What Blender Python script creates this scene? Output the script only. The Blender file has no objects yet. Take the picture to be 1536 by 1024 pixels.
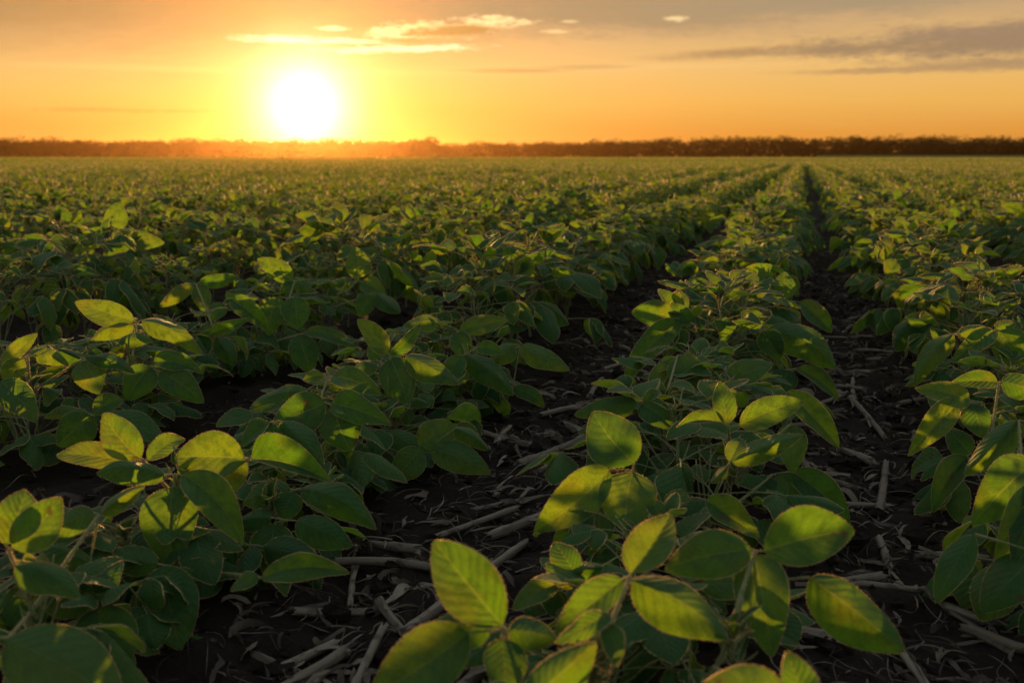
import bpy, math, random
import numpy as np
from mathutils import Vector, Matrix

random.seed(7)
RNG = np.random.default_rng(11)
S = bpy.context.scene
COL = S.collection
R = math.radians

# ------------------------------------------------------------------ camera
FPX = 1493.0
CAM_H = 0.66
PITCH, YAW = R(10.47), R(16.05)
CAM = np.array([0.0, 0.0, CAM_H])
cp, sp, cy, sy = math.cos(PITCH), math.sin(PITCH), math.cos(YAW), math.sin(YAW)
FWD = np.array([-sy * cp, cy * cp, -sp])
RIGHT = np.array([cy, sy, 0.0])
UPV = np.cross(RIGHT, FWD)
cam = bpy.data.cameras.new('camera')
cam.lens = 35.0
cam.sensor_width = 36.0
cam.clip_start = 0.02
cam.clip_end = 6000
cam.dof.use_dof = True
cam.dof.focus_distance = 2.0
cam.dof.aperture_fstop = 5.6
co = bpy.data.objects.new('camera', cam)
co.location = CAM
co.rotation_euler = (R(90) - PITCH, 0, YAW)
COL.objects.link(co)
S.camera = co


def ray(u, v):
    return FWD + RIGHT * ((u - 768) / FPX) + UPV * ((512 - v) / FPX)


def at_z(u, v, z):
    d = ray(u, v)
    k = (z - CAM_H) / d[2]
    return CAM + d * k, k                       # k is the depth along the axis


def at_d(u, v, d):
    return CAM + ray(u, v) * d


def azel(u, v):
    d = ray(u, v)
    return math.degrees(math.atan2(d[0], d[1])), math.degrees(math.atan2(d[2], math.hypot(d[0], d[1])))


def norm(a):
    a = np.asarray(a, float)
    return a / max(1e-9, np.linalg.norm(a))


SUN_AZ, SEEN_EL = azel(457, 160)
SUN_EL = 4.6                       # light comes in a little above the seen, hazy disc

# ------------------------------------------------------------------ materials
def mat(name):
    m = bpy.data.materials.new(name)
    m.use_nodes = True
    nt = m.node_tree
    nt.nodes.clear()
    out = nt.nodes.new('ShaderNodeOutputMaterial')
    return m, nt, out


class N:
    """tiny node-expression helper"""
    def __init__(s, nt):
        s.nt = nt

    def _in(s, sock, v):
        if v is None:
            return
        if hasattr(v, 'is_output'):
            s.nt.links.new(v, sock)
        else:
            sock.default_value = v

    def m(s, op, a, b=None, c=None, clamp=False):
        n = s.nt.nodes.new('ShaderNodeMath')
        n.operation = op
        n.use_clamp = clamp
        for i, v in enumerate((a, b, c)):
            s._in(n.inputs[i], v)
        return n.outputs[0]

    def add(s, a, b): return s.m('ADD', a, b)
    def sub(s, a, b): return s.m('SUBTRACT', a, b)
    def mul(s, a, b): return s.m('MULTIPLY', a, b)

    def sstep(s, v, a, b, lo=0.0, hi=1.0):
        n = s.nt.nodes.new('ShaderNodeMapRange')
        n.interpolation_type = 'SMOOTHSTEP'
        for i, x in enumerate((v, a, b, lo, hi)):
            s._in(n.inputs[i], x)
        return n.outputs[0]

    def mix(s, f, a, b, blend='MIX'):
        n = s.nt.nodes.new('ShaderNodeMix')
        n.data_type = 'RGBA'
        n.blend_type = blend
        s._in(n.inputs[0], f)
        for i, v in ((6, a), (7, b)):
            if isinstance(v, tuple) and len(v) == 3:
                v = v + (1,)
            s._in(n.inputs[i], v)
        return n.outputs[2]

    def noise(s, vec, scale, detail=4, rough=0.55, w=0):
        n = s.nt.nodes.new('ShaderNodeTexNoise')
        if w:
            n.noise_dimensions = '4D'
            n.inputs['W'].default_value = w
        if vec is not None:
            s._in(n.inputs['Vector'], vec)
        n.inputs['Scale'].default_value = scale
        n.inputs['Detail'].default_value = detail
        n.inputs['Roughness'].default_value = rough
        return n.outputs[0]

    def comb(s, x, y, z):
        n = s.nt.nodes.new('ShaderNodeCombineXYZ')
        for i, v in enumerate((x, y, z)):
            s._in(n.inputs[i], v)
        return n.outputs[0]

    def sep(s, v):
        n = s.nt.nodes.new('ShaderNodeSeparateXYZ')
        s._in(n.inputs[0], v)
        return n.outputs

    def ramp(s, f, stops):
        n = s.nt.nodes.new('ShaderNodeValToRGB')
        e = n.color_ramp.elements
        while len(e) < len(stops):
            e.new(0.5)
        for el, (p, c) in zip(e, stops):
            el.position = p
            el.color = tuple(c) + (1,)
        s._in(n.inputs[0], f)
        return n.outputs[0]

    def attr(s, name):
        n = s.nt.nodes.new('ShaderNodeAttribute')
        n.attribute_name = name
        return n

    def node(s, t):
        return s.nt.nodes.new(t)

    def link(s, a, b):
        s.nt.links.new(a, b)


def leaf_material(name, simple=False):
    m, nt, out = mat(name)
    x = N(nt)
    tone = x.attr('tone').outputs['Fac']
    oi = x.node('ShaderNodeObjectInfo').outputs['Random']
    tone = x.m('FRACT', x.add(tone, x.mul(oi, 0.37)))
    top = x.ramp(tone, [(0, (0.019, 0.070, 0.022)), (0.45, (0.026, 0.090, 0.023)), (0.8, (0.036, 0.106, 0.024)), (1, (0.050, 0.118, 0.026))])
    und = x.ramp(tone, [(0, (0.070, 0.115, 0.070)), (1, (0.100, 0.145, 0.075))])
    trn = x.ramp(tone, [(0, (0.20, 0.49, 0.013)), (0.5, (0.29, 0.57, 0.015)), (1, (0.45, 0.62, 0.018))])
    bump_out = None
    if simple:
        trn = x.mix(x.noise(x.node('ShaderNodeNewGeometry').outputs['Position'], 9.0, 3), trn, (0.40, 0.34, 0.03))
    if not simple:
        uv = x.sep(x.node('ShaderNodeUVMap').outputs[0])
        t = uv[0]
        sgn = x.sub(x.mul(uv[1], 2), 1)
        s_ = x.m('ABSOLUTE', sgn)
        # side veins sweep forward from the midrib
        ph = x.mul(x.sub(t, x.mul(s_, 0.26)), 8.0)
        wob = x.noise(x.node('ShaderNodeTexCoord').outputs['Object'], 38, 2)
        ph = x.add(ph, x.mul(x.sub(wob, 0.5), 0.9))
        fr = x.m('ABSOLUTE', x.sub(x.m('FRACT', ph), 0.5))        # 0.5 on a vein
        side = x.sstep(fr, 0.455, 0.5)
        side = x.mul(side, x.sstep(s_, 1.0, 0.55))
        mid = x.sstep(s_, 0.055, 0.0)
        vein = x.m('MAXIMUM', mid, x.mul(side, 0.6))
        geo = x.node('ShaderNodeTexCoord').outputs['Object']
        net = x.node('ShaderNodeTexVoronoi')
        net.feature = 'DISTANCE_TO_EDGE'
        net.inputs['Scale'].default_value = 190
        x.link(geo, net.inputs['Vector'])
        netv = x.sstep(net.outputs['Distance'], 0.10, 0.0)
        mott = x.noise(geo, 45, 4, 0.6)
        mot2 = x.noise(geo, 14, 3, 0.5)
        top = x.mix(x.mul(vein, 0.55), top, (0.10, 0.16, 0.06))
        top = x.mix(x.mul(x.sstep(mot2, 0.5, 0.75), 0.4), top, (0.050, 0.085, 0.016))
        trn = x.mix(x.mul(x.sstep(mott, 0.42, 0.66), 0.7), trn, (0.12, 0.24, 0.012))
        trn = x.mix(x.mul(x.sstep(mot2, 0.48, 0.72), 0.32), trn, (0.72, 0.56, 0.02))
        trn = x.mix(x.mul(netv, 0.40), trn, (0.12, 0.22, 0.015))
        trn = x.mix(x.mul(vein, 0.55), trn, (0.62, 0.70, 0.10))
        # quilted blade: bulges between veins, veins sunk
        h = x.sub(x.mul(x.sstep(fr, 0.5, 0.0), 0.7), x.mul(mid, 0.5))
        h = x.add(h, x.mul(mott, 0.35))
        h = x.sub(h, x.mul(netv, 0.10))
        b = x.node('ShaderNodeBump')
        b.inputs['Strength'].default_value = 0.6
        b.inputs['Distance'].default_value = 0.0018
        x.link(h, b.inputs['Height'])
        bump_out = b.outputs[0]
        b2 = x.node('ShaderNodeBump')
        b2.inputs['Strength'].default_value = 0.55
        b2.inputs['Distance'].default_value = 0.0014
        x.link(h, b2.inputs['Height'])
        brown = x.noise(geo, 32, 3, 0.5, w=4.0)
        bm = x.mul(x.sstep(brown, 0.665, 0.71), 0.75)
        top = x.mix(bm, top, (0.09, 0.065, 0.025))
        trn = x.mix(bm, trn, (0.20, 0.13, 0.02))
    back = x.node('ShaderNodeNewGeometry').outputs['Backfacing']
    col = x.mix(back, top, und)
    pr = x.node('ShaderNodeBsdfPrincipled')
    x.link(col, pr.inputs['Base Color'])
    pr.inputs['Roughness'].default_value = 0.66
    pr.inputs['Specular IOR Level'].default_value = 0.26
    pr.inputs['Sheen Weight'].default_value = 0.10
    pr.inputs['Sheen Roughness'].default_value = 0.4
    tr = x.node('ShaderNodeBsdfTranslucent')
    x.link(trn, tr.inputs['Color'])
    if bump_out is not None:
        x.link(bump_out, pr.inputs['Normal'])
        x.link(b2.outputs[0], tr.inputs['Normal'])
    mx = x.node('ShaderNodeMixShader')
    mx.inputs[0].default_value = 0.36
    x.link(pr.outputs[0], mx.inputs[1])
    x.link(tr.outputs[0], mx.inputs[2])
    x.link(mx.outputs[0], out.inputs[0])
    return m


def fuzz_material():
    m, nt, out = mat('leaf_hair')
    x = N(nt)
    d = x.node('ShaderNodeBsdfDiffuse')
    d.inputs[0].default_value = (0.07, 0.07, 0.045, 1)
    t = x.node('ShaderNodeBsdfTranslucent')
    t.inputs[0].default_value = (0.92, 0.66, 0.30, 1)
    mx = x.node('ShaderNodeMixShader')
    mx.inputs[0].default_value = 0.7
    x.link(d.outputs[0], mx.inputs[1])
    x.link(t.outputs[0], mx.inputs[2])
    rf = x.node('ShaderNodeBsdfGlossy')
    rf.inputs['Color'].default_value = (0.9, 0.70, 0.40, 1)
    rf.inputs['Roughness'].default_value = 0.60
    m2 = x.node('ShaderNodeMixShader')
    m2.inputs[0].default_value = 0.40
    x.link(mx.outputs[0], m2.inputs[1])
    x.link(rf.outputs[0], m2.inputs[2])
    x.link(m2.outputs[0], out.inputs[0])
    return m


def stem_material():
    m, nt, out = mat('stem_green')
    x = N(nt)
    geo = x.node('ShaderNodeTexCoord').outputs['Object']
    n = x.noise(geo, 60, 3)
    c = x.mix(n, (0.14, 0.19, 0.07), (0.28, 0.32, 0.15))
    pr = x.node('ShaderNodeBsdfPrincipled')
    x.link(c, pr.inputs['Base Color'])
    pr.inputs['Roughness'].default_value = 0.6
    pr.inputs['Sheen Weight'].default_value = 0.5
    pr.inputs['Sheen Roughness'].default_value = 0.3
    pr.inputs['Sheen Tint'].default_value = (1, 0.9, 0.7, 1)
    tr = x.node('ShaderNodeBsdfTranslucent')
    tr.inputs[0].default_value = (0.32, 0.36, 0.06, 1)
    mx = x.node('ShaderNodeMixShader')
    mx.inputs[0].default_value = 0.25
    x.link(pr.outputs[0], mx.inputs[1])
    x.link(tr.outputs[0], mx.inputs[2])
    x.link(mx.outputs[0], out.inputs[0])
    return m


def soil_material():
    m, nt, out = mat('dark_soil')
    x = N(nt)
    geo = x.node('ShaderNodeNewGeometry').outputs['Position']
    n1 = x.noise(geo, 9, 6, 0.65)
    n2 = x.noise(geo, 70, 5, 0.65)
    c = x.mix(n1, (0.011, 0.008, 0.006), (0.024, 0.017, 0.012))
    c = x.mix(x.mul(x.sstep(n2, 0.5, 0.8), 0.5), c, (0.042, 0.032, 0.024))
    pr = x.node('ShaderNodeBsdfPrincipled')
    x.link(c, pr.inputs['Base Color'])
    pr.inputs['Roughness'].default_value = 0.95
    pr.inputs['Specular IOR Level'].default_value = 0.15
    b = x.node('ShaderNodeBump')
    b.inputs['Strength'].default_value = 0.9
    b.inputs['Distance'].default_value = 0.012
    x.link(x.add(n2, x.mul(x.noise(geo, 260, 3, 0.6), 0.4)), b.inputs['Height'])
    x.link(b.outputs[0], pr.inputs['Normal'])
    x.link(pr.outputs[0], out.inputs[0])
    return m


def straw_material(name, lo, hi):
    m, nt, out = mat(name)
    x = N(nt)
    geo = x.node('ShaderNodeTexCoord').outputs['Object']
    tone = x.attr('tone').outputs['Fac']
    uv = x.node('ShaderNodeUVMap').outputs[0]
    q = x.sep(uv)
    fib = x.noise(x.comb(x.mul(q[0], 3.0), x.mul(q[1], 40.0), tone), 1.0, 4, 0.6)
    n2 = x.noise(geo, 30, 4, 0.6)
    c = x.mix(tone, lo, hi)
    c = x.mix(x.mul(x.sstep(fib, 0.45, 0.75), 0.75), c, (lo[0] * 0.35, lo[1] * 0.33, lo[2] * 0.30))
    c = x.mix(x.mul(x.sstep(n2, 0.52, 0.72), 0.7), c, (0.035, 0.026, 0.019))
    pr = x.node('ShaderNodeBsdfPrincipled')
    x.link(c, pr.inputs['Base Color'])
    pr.inputs['Roughness'].default_value = 0.8
    pr.inputs['Specular IOR Level'].default_value = 0.2
    b = x.node('ShaderNodeBump')
    b.inputs['Strength'].default_value = 0.7
    b.inputs['Distance'].default_value = 0.0015
    x.link(fib, b.inputs['Height'])
    x.link(b.outputs[0], pr.inputs['Normal'])
    x.link(pr.outputs[0], out.inputs[0])
    return m


def tree_material():
    m, nt, out = mat('woodland_leaves')
    x = N(nt)
    tone = x.attr('tone').outputs['Fac']
    c = x.ramp(tone, [(0, (0.014, 0.022, 0.012)), (0.6, (0.024, 0.036, 0.015)), (1, (0.038, 0.046, 0.018))])
    d = x.node('ShaderNodeBsdfDiffuse')
    x.link(c, d.inputs[0])
    t = x.node('ShaderNodeBsdfTranslucent')
    t.inputs[0].default_value = (0.03, 0.045, 0.01, 1)
    mx = x.node('ShaderNodeMixShader')
    mx.inputs[0].default_value = 0.12
    x.link(d.outputs[0], mx.inputs[1])
    x.link(t.outputs[0], mx.inputs[2])
    x.link(mx.outputs[0], out.inputs[0])
    return m


LEAF = leaf_material('soybean_leaf')
LEAF_FAR = leaf_material('soybean_leaf_distant', True)
FUZZ = fuzz_material()
STEM = stem_material()
SOIL = soil_material()
STALK = straw_material('weathered_corn_stalk', (0.11, 0.089, 0.069), (0.28, 0.235, 0.185))
STRAW = straw_material('crop_litter', (0.045, 0.035, 0.027), (0.25, 0.205, 0.16))
TREE = tree_material()
bk, nt_, o_ = mat('tree_bark')
_x = N(nt_)
_d = _x.node('ShaderNodeBsdfDiffuse')
_x.link(_x.mix(_x.noise(None, 8), (0.03, 0.022, 0.016), (0.06, 0.045, 0.032)), _d.inputs[0])
_x.link(_d.outputs[0], o_.inputs[0])
BARK = bk


# ------------------------------------------------------------------ mesh builder
class MB:
    def __init__(s):
        s.v, s.q, s.t, s.uv, s.tone, s.qm, s.tm = [], [], [], [], [], [], []
        s.n = 0

    def add(s, v, q=None, t=None, uv=None, tone=0.5, qm=0, tm=0):
        v = np.asarray(v, float).reshape(-1, 3)
        k = len(v)
        s.v.append(v)
        s.uv.append(np.zeros((k, 2)) + 0.5 if uv is None else np.asarray(uv, float))
        s.tone.append(np.full(k, tone) if np.isscalar(tone) else np.asarray(tone, float))
        if q is not None and len(q):
            q = np.asarray(q, int)
            s.q.append(q + s.n)
            s.qm.append(np.full(len(q), qm) if np.isscalar(qm) else np.asarray(qm))
        if t is not None and len(t):
            t = np.asarray(t, int)
            s.t.append(t + s.n)
            s.tm.append(np.full(len(t), tm) if np.isscalar(tm) else np.asarray(tm))
        s.n += k
        return s

    def arrays(s):
        V = np.concatenate(s.v)
        Q = np.concatenate(s.q) if s.q else np.zeros((0, 4), int)
        T = np.concatenate(s.t) if s.t else np.zeros((0, 3), int)
        QM = np.concatenate(s.qm) if s.qm else np.zeros(0, int)
        TM = np.concatenate(s.tm) if s.tm else np.zeros(0, int)
        return V, Q, T, np.concatenate(s.uv), np.concatenate(s.tone), QM, TM

    def merge(s, o):
        V, Q, T, UV, TN, QM, TM = o.arrays()
        s.add(V, Q, T, UV, TN, QM, TM)

    def mesh(s, name, mats, smooth=True):
        V, Q, T, UV, TN, QM, TM = s.arrays()
        me = bpy.data.meshes.new(name)
        me.vertices.add(len(V))
        me.vertices.foreach_set('co', V.astype(np.float32).ravel())
        li = np.concatenate([Q.ravel(), T.ravel()]).astype(np.int32)
        me.loops.add(len(li))
        me.loops.foreach_set('vertex_index', li)
        nf = len(Q) + len(T)
        me.polygons.add(nf)
        st = np.concatenate([np.arange(len(Q)) * 4, len(Q) * 4 + np.arange(len(T)) * 3]).astype(np.int32)
        me.polygons.foreach_set('loop_start', st)
        me.polygons.foreach_set('material_index', np.concatenate([QM, TM]).astype(np.int32))
        me.polygons.foreach_set('use_smooth', np.full(nf, smooth))
        uvl = me.uv_layers.new(name='UVMap')
        uvl.data.foreach_set('uv', UV[li].astype(np.float32).ravel())
        a = me.attributes.new('tone', 'FLOAT', 'POINT')
        a.data.foreach_set('value', TN.astype(np.float32))
        for m in mats:
            me.materials.append(m)
        me.update(calc_edges=True)
        me.validate()
        return me


def put(name, me, parent=None, loc=None):
    o = bpy.data.objects.new(name, me)
    COL.objects.link(o)
    if parent is not None:
        o.parent = parent
    if loc is not None:
        o.location = loc
    return o


def tag(o, label=None, cat=None, group=None, kind=None):
    if label: o['label'] = label
    if cat: o['category'] = cat
    if group: o['group'] = group
    if kind: o['kind'] = kind
    return o


# ------------------------------------------------------------------ leaf, stem
def leaflet(mb, B, T, Nrm, W, fold=0.25, arch=0.08, skew=0.0, nu=12, nv=6, tone=0.5,
            fringe=True, quilt=0.0, curl=0.12, wave=0.03, hair=0.0024, twist=0.0):
    """one ovate leaflet from B to T, Nrm points out of its upper face, W full width"""
    B, T = np.asarray(B, float), np.asarray(T, float)
    L = np.linalg.norm(T - B)
    ax = (T - B) / L
    Nn = norm(Nrm - ax * np.dot(Nrm, ax))
    sd = np.cross(Nn, ax)
    t = np.linspace(0, 1, nu + 1)
    s_ = np.linspace(-1, 1, nv + 1)
    pk = random.uniform(0.66, 0.80)
    prof = np.sin(np.pi * np.clip(t, 0.0015, 0.9985) ** pk) ** 0.73
    prof = prof * (1 - 0.10 * np.sin(np.pi * t) ** 4 * 0)
    tt, ss = np.meshgrid(t, s_, indexing='ij')
    w = (W / 2) * prof[:, None] * (1 + skew * np.sign(ss))
    p1, p2 = random.uniform(0, 6.3), random.uniform(0, 6.3)
    y = ss * w
    fa, fb = random.uniform(.35, 1.7), random.uniform(.35, 1.7)
    f = np.tan(np.clip(fold * np.where(ss > 0, fa, fb), -1.25, 1.25) * (1 - 0.25 * tt))
    z = np.abs(y) * f - curl * (ss ** 2) * w + arch * L * 4 * tt * (1 - tt)
    z = z + wave * L * (np.abs(ss) ** 1.5) * np.where(ss > 0, np.sin(7.5 * tt + p1), np.sin(8.3 * tt + p2)) * np.sin(np.pi * tt)
    z = z + twist * y * tt - random.uniform(-.05, .22) * L * np.maximum(0, tt - .55) ** 2 * 2.5
    if quilt:
        ph = 8.0 * (tt - 0.26 * np.abs(ss))
        z = z + quilt * np.cos(2 * np.pi * ph) * np.abs(ss) ** 0.4 * (1 - np.abs(ss)) ** 0.5
    bend = random.uniform(-0.05, 0.05) * L
    y = y + bend * 4 * tt * (1 - tt)
    P = B + tt[..., None] * L * ax + y[..., None] * sd + z[..., None] * Nn
    idx = np.arange((nu + 1) * (nv + 1)).reshape(nu + 1, nv + 1)
    q = np.stack([idx[:-1, :-1], idx[1:, :-1], idx[1:, 1:], idx[:-1, 1:]], -1).reshape(-1, 4)
    uv = np.stack([tt, (ss + 1) / 2], -1).reshape(-1, 2)
    mb.add(P.reshape(-1, 3), q=q, uv=uv, tone=tone)
    if fringe:
        hv, rv, rq = [], [], []
        sw = np.gradient(P, axis=1)
        for j, jj in ((0, 1), (nv, nv - 1)):
            e = P[:, j]
            o = e - P[:, jj]
            o = o / np.maximum(1e-9, np.linalg.norm(o, axis=1))[:, None]
            tgn = np.gradient(e, axis=0)
            un = np.cross(tgn, o)
            un = un / np.maximum(1e-9, np.linalg.norm(un, axis=1))[:, None]
            K = max(2, int(round(L / nu / (0.0008 if nu > 20 else 0.0014))))
            base_i = len(rv)
            for i in range(nu + 1):
                rv += [e[i] - o[i] * hair * .08 + un[i] * hair * .22, e[i] + o[i] * hair * .20, e[i] - o[i] * hair * .08 - un[i] * hair * .22]
            for i in range(nu):
                b0 = base_i + 3 * i
                rq += [[b0, b0 + 1, b0 + 4, b0 + 3], [b0 + 1, b0 + 2, b0 + 5, b0 + 4]]
                for k in range(K):
                    a = e[i] + (e[i + 1] - e[i]) * (k / K)
                    b = e[i] + (e[i + 1] - e[i]) * ((k + 1) / K)
                    tl = random.uniform(-1.3, 1.3)
                    od = (o[i] + (o[i + 1] - o[i]) * ((k + 0.5) / K)) * math.cos(tl) + un[i] * math.sin(tl)
                    c = (a + b) / 2 + od * hair * random.uniform(0.6, 1.2) + (b - a) * random.uniform(-0.6, 1.0)
                    hv += [a, b, c]
        hv = np.array(hv)
        mb.add(hv, t=np.arange(len(hv)).reshape(-1, 3), tone=tone, tm=1)
        mb.add(np.array(rv), q=rq, tone=tone, qm=1)


def tube(mb, pts, rad, n=6, tone=0.5, qm=0, hairs=0, hair=0.0014):
    pts = np.asarray(pts, float)
    k = len(pts)
    rad = np.full(k, rad) if np.isscalar(rad) else np.asarray(rad, float)
    tg = np.gradient(pts, axis=0)
    tg /= np.maximum(1e-9, np.linalg.norm(tg, axis=1))[:, None]
    ref = np.array([0.31, 0.17, 0.93]) if abs(tg[0][2]) < 0.9 else np.array([1.0, 0.2, 0])
    rings = []
    for i in range(k):
        a = norm(np.cross(tg[i], ref))
        b = np.cross(tg[i], a)
        th = np.arange(n) / n * 2 * np.pi
        rings.append(pts[i] + rad[i] * (np.cos(th)[:, None] * a + np.sin(th)[:, None] * b))
    V = np.concatenate(rings)
    idx = np.arange(k * n).reshape(k, n)
    q = np.stack([idx[:-1], np.roll(idx[:-1], -1, 1), np.roll(idx[1:], -1, 1), idx[1:]], -1).reshape(-1, 4)
    L = np.concatenate([[0], np.cumsum(np.linalg.norm(np.diff(pts, axis=0), axis=1))])
    uv = np.stack([np.repeat(L * 10, n), np.tile(np.arange(n) / n, k)], -1)
    mb.add(V, q=q, uv=uv, tone=tone, qm=qm)
    if hairs:
        hv = []
        tot = int(hairs * L[-1])
        for _ in range(tot):
            i = random.randrange(k - 1)
            f = random.random()
            p = pts[i] + (pts[i + 1] - pts[i]) * f
            r = rad[i] + (rad[i + 1] - rad[i]) * f
            a = norm(np.cross(tg[i], RNG.normal(size=3)))
            base = p + a * r
            w = tg[i] * 0.00022
            hv += [base - w, base + w, base + a * hair * random.uniform(0.5, 1.3) + tg[i] * random.uniform(-0.4, 0.8) * hair]
        if hv:
            hv = np.array(hv)
            mb.add(hv, t=np.arange(len(hv)).reshape(-1, 3), tone=tone, tm=1)


def curve3(a, b, c, n=7):
    t = np.linspace(0, 1, n)[:, None]
    a, b, c = np.asarray(a, float), np.asarray(b, float), np.asarray(c, float)
    return (1 - t) ** 2 * a + 2 * t * (1 - t) * b + t ** 2 * c


def unit(az, el):
    return np.array([math.sin(az) * math.cos(el), math.cos(az) * math.cos(el), math.sin(el)])


def trifoliate(S0, az, reach, rise, size, droop, res=(12, 6), fringe=True, quilt=0, hairs=0, tone=None, young=False):
    """petiole from S0 and three leaflets; returns MB (slot 0 leaf, 1 hair, 2 stem)"""
    mb = MB()
    S0 = np.asarray(S0, float)
    out = unit(az, 0)
    P = S0 + out * reach + np.array([0, 0, rise])
    ctl = S0 + out * reach * 0.35 + np.array([0, 0, rise * 0.85])
    tube(mb, curve3(S0, ctl, P, 6), np.linspace(0.0016, 0.0010, 6) * (size / 0.09) ** 0.5, n=5, qm=2, hairs=hairs)
    tone = random.random() if tone is None else tone
    for k, da in enumerate((0, 1.25, -1.25)):
        a2 = az + da + random.uniform(-0.25, 0.25)
        d = droop + random.uniform(-0.25, 0.25)
        if k == 0:
            st = P + unit(az, -0.1) * size * 0.22
            L = size * random.uniform(0.95, 1.12)
            tube(mb, [P, (P + st) / 2 + [0, 0, 0.001], st], 0.0009, n=4, qm=2)
        else:
            st = P + unit(a2, 0) * size * 0.03
            L = size * random.uniform(0.82, 1.0)
        dr = unit(a2, -d)
        T = st + dr * L
        up = unit(a2, math.pi / 2 - d) + RNG.normal(size=3) * 0.28
        leaflet(mb, st, T, up, L * random.uniform(0.52, 0.72), fold=random.uniform(0.15, 0.8) * random.choice((1, -1, -1)), arch=random.uniform(0.03, 0.13),
                skew=(0 if k == 0 else 0.12 * (1 if da > 0 else -1)), nu=res[0], nv=res[1], tone=min(1, max(0, tone + random.uniform(-0.15, 0.15))),
                fringe=fringe, quilt=quilt, wave=random.uniform(0.015, 0.06), twist=random.uniform(-0.35, 0.35), curl=random.uniform(.05, .35))
    return mb


def bud_cluster(top, size=1.0, n=7, fringe=True):
    """young folded leaves, flower buds and curled hairy shoots at the tip"""
    mb = MB()
    top = np.asarray(top, float)
    for i in range(n):
        a = i * 2.4 + random.random()
        el = random.uniform(0.5, 1.35)
        L = random.uniform(0.012, 0.034) * size
        b = top + unit(a, 0) * 0.004 + np.array([0, 0, random.uniform(-0.02, 0.004)])
        d = unit(a, el)
        leaflet(mb, b, b + d * L, unit(a, el + 1.57), L * 0.42, fold=0.7, arch=0.1, nu=6, nv=4, tone=0.9, fringe=fringe, hair=0.0016)
    for i in range(n - 1):
        a = random.uniform(0, 6.28)
        b = top + np.array([0, 0, -random.uniform(0.01, 0.05)])
        e = b + unit(a, random.uniform(0.7, 1.4)) * random.uniform(0.02, 0.045) * size
        tube(mb, curve3(b, (b + e) / 2 + unit(a, 0) * 0.006, e, 5), np.array([0.0009, 0.0008, 0.0008, 0.0012, 0.0004]), n=4, qm=2, hairs=1500 if fringe else 0)
        if random.random() < 0.6:
            tube(mb, [e, e + unit(a, 1) * 0.003, e + unit(a, 1) * 0.007, e + unit(a, 1) * 0.010], [0.0006, 0.0019, 0.0016, 0.0003], n=5, qm=2, hairs=900 if fringe else 0)
    return mb


def plant_geometry(height=0.21, nleaf=7, lean=(0, 0), res=(12, 6), fringe=True, hairs=0, size=0.085, reach=0.12, upright=0.3):
    """returns stem MB (slot 0 stem, 1 hair), list of leaf MBs, bud MB"""
    st = MB()
    top = np.array([lean[0], lean[1], height])
    ctl = np.array([random.uniform(-.015, .015), random.uniform(-.015, .015), height * 0.5])
    pts = curve3([0, 0, -0.01], ctl, top, 9)
    tube(st, pts, np.linspace(0.0032, 0.0014, 9), n=6, hairs=hairs)
    for b_ in range(5):
        s0 = pts[random.choice((1, 2, 3, 4))]
        e_ = s0 + unit(random.uniform(0, 6.28), 0) * random.uniform(.02, .07)
        e_[2] = height * random.uniform(.5, .95)
        tube(st, curve3(s0, s0 * .4 + e_ * .6 - np.array([0, 0, .03]), e_, 6), np.linspace(.0016, .0009, 6), n=5, hairs=hairs)
    leaves = []
    a0 = random.uniform(0, 6.28)
    for i in range(nleaf):
        f = 0.34 + 0.66 * (i / max(1, nleaf - 1)) ** .75
        S0 = pts[min(8, int(round(f * 8)))]
        az = a0 + i * 2.4 + random.uniform(-.4, .4)
        k = i / max(1, nleaf - 1)
        rc = reach * (1.25 - 0.75 * k) * random.uniform(0.8, 1.2)
        rise = (0.035 + 0.02 * (1 - k)) * random.uniform(0.5, 1.3)
        sz = size * (1.05 - 0.32 * k) * random.uniform(0.85, 1.12)
        dr = 1.15 - 1.1 * k + random.uniform(-.35, .35)
        if random.random() < upright * k:
            dr = random.uniform(-1.1, -0.3)
        leaves.append(trifoliate(S0, az, rc, rise, sz, dr, res=res, fringe=fringe, hairs=hairs, tone=random.random() * 0.6 + 0.4 * k))
    return st, leaves, bud_cluster(top + np.array([0, 0, .012]), size=1.5, n=9, fringe=fringe)


# ------------------------------------------------------------------ value noise for the ground
_lat = RNG.random((256, 256))


def vnoise(x, y):
    xi, yi = np.floor(x).astype(int), np.floor(y).astype(int)
    fx, fy = x - xi, y - yi
    fx, fy = fx * fx * (3 - 2 * fx), fy * fy * (3 - 2 * fy)
    a, b = _lat[xi & 255, yi & 255], _lat[(xi + 1) & 255, yi & 255]
    c, d = _lat[xi & 255, (yi + 1) & 255], _lat[(xi + 1) & 255, (yi + 1) & 255]
    return (a * (1 - fx) + b * fx) * (1 - fy) + (c * (1 - fx) + d * fx) * fy


ROW0, PITCHX = -0.20, 0.725


def ground_h(x, y):
    n = vnoise(x * 3.1 + 5, y * 3.1) * 0.5 + vnoise(x * 9 + 31, y * 9) * 0.3
    m = vnoise(x * 24 + 7, y * 24 + 3)
    c = np.maximum(0, vnoise(x * 15 + 9, y * 15 + 70) - 0.52)
    near = np.clip((12 - np.hypot(x, y)) / 6, 0, 1)
    ridge = 0.012 * np.cos(2 * np.pi * (x - ROW0) / PITCHX)
    return (0.030 * (n - 0.4) + 0.011 * (m - 0.5) + 0.055 * c) * near + ridge * near - 0.004


def grow(a, b, step, end, k=1.12):
    v = [b]
    while v[-1] < end:
        step *= k
        v.append(min(end, v[-1] + step))
    return v[1:]


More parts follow.
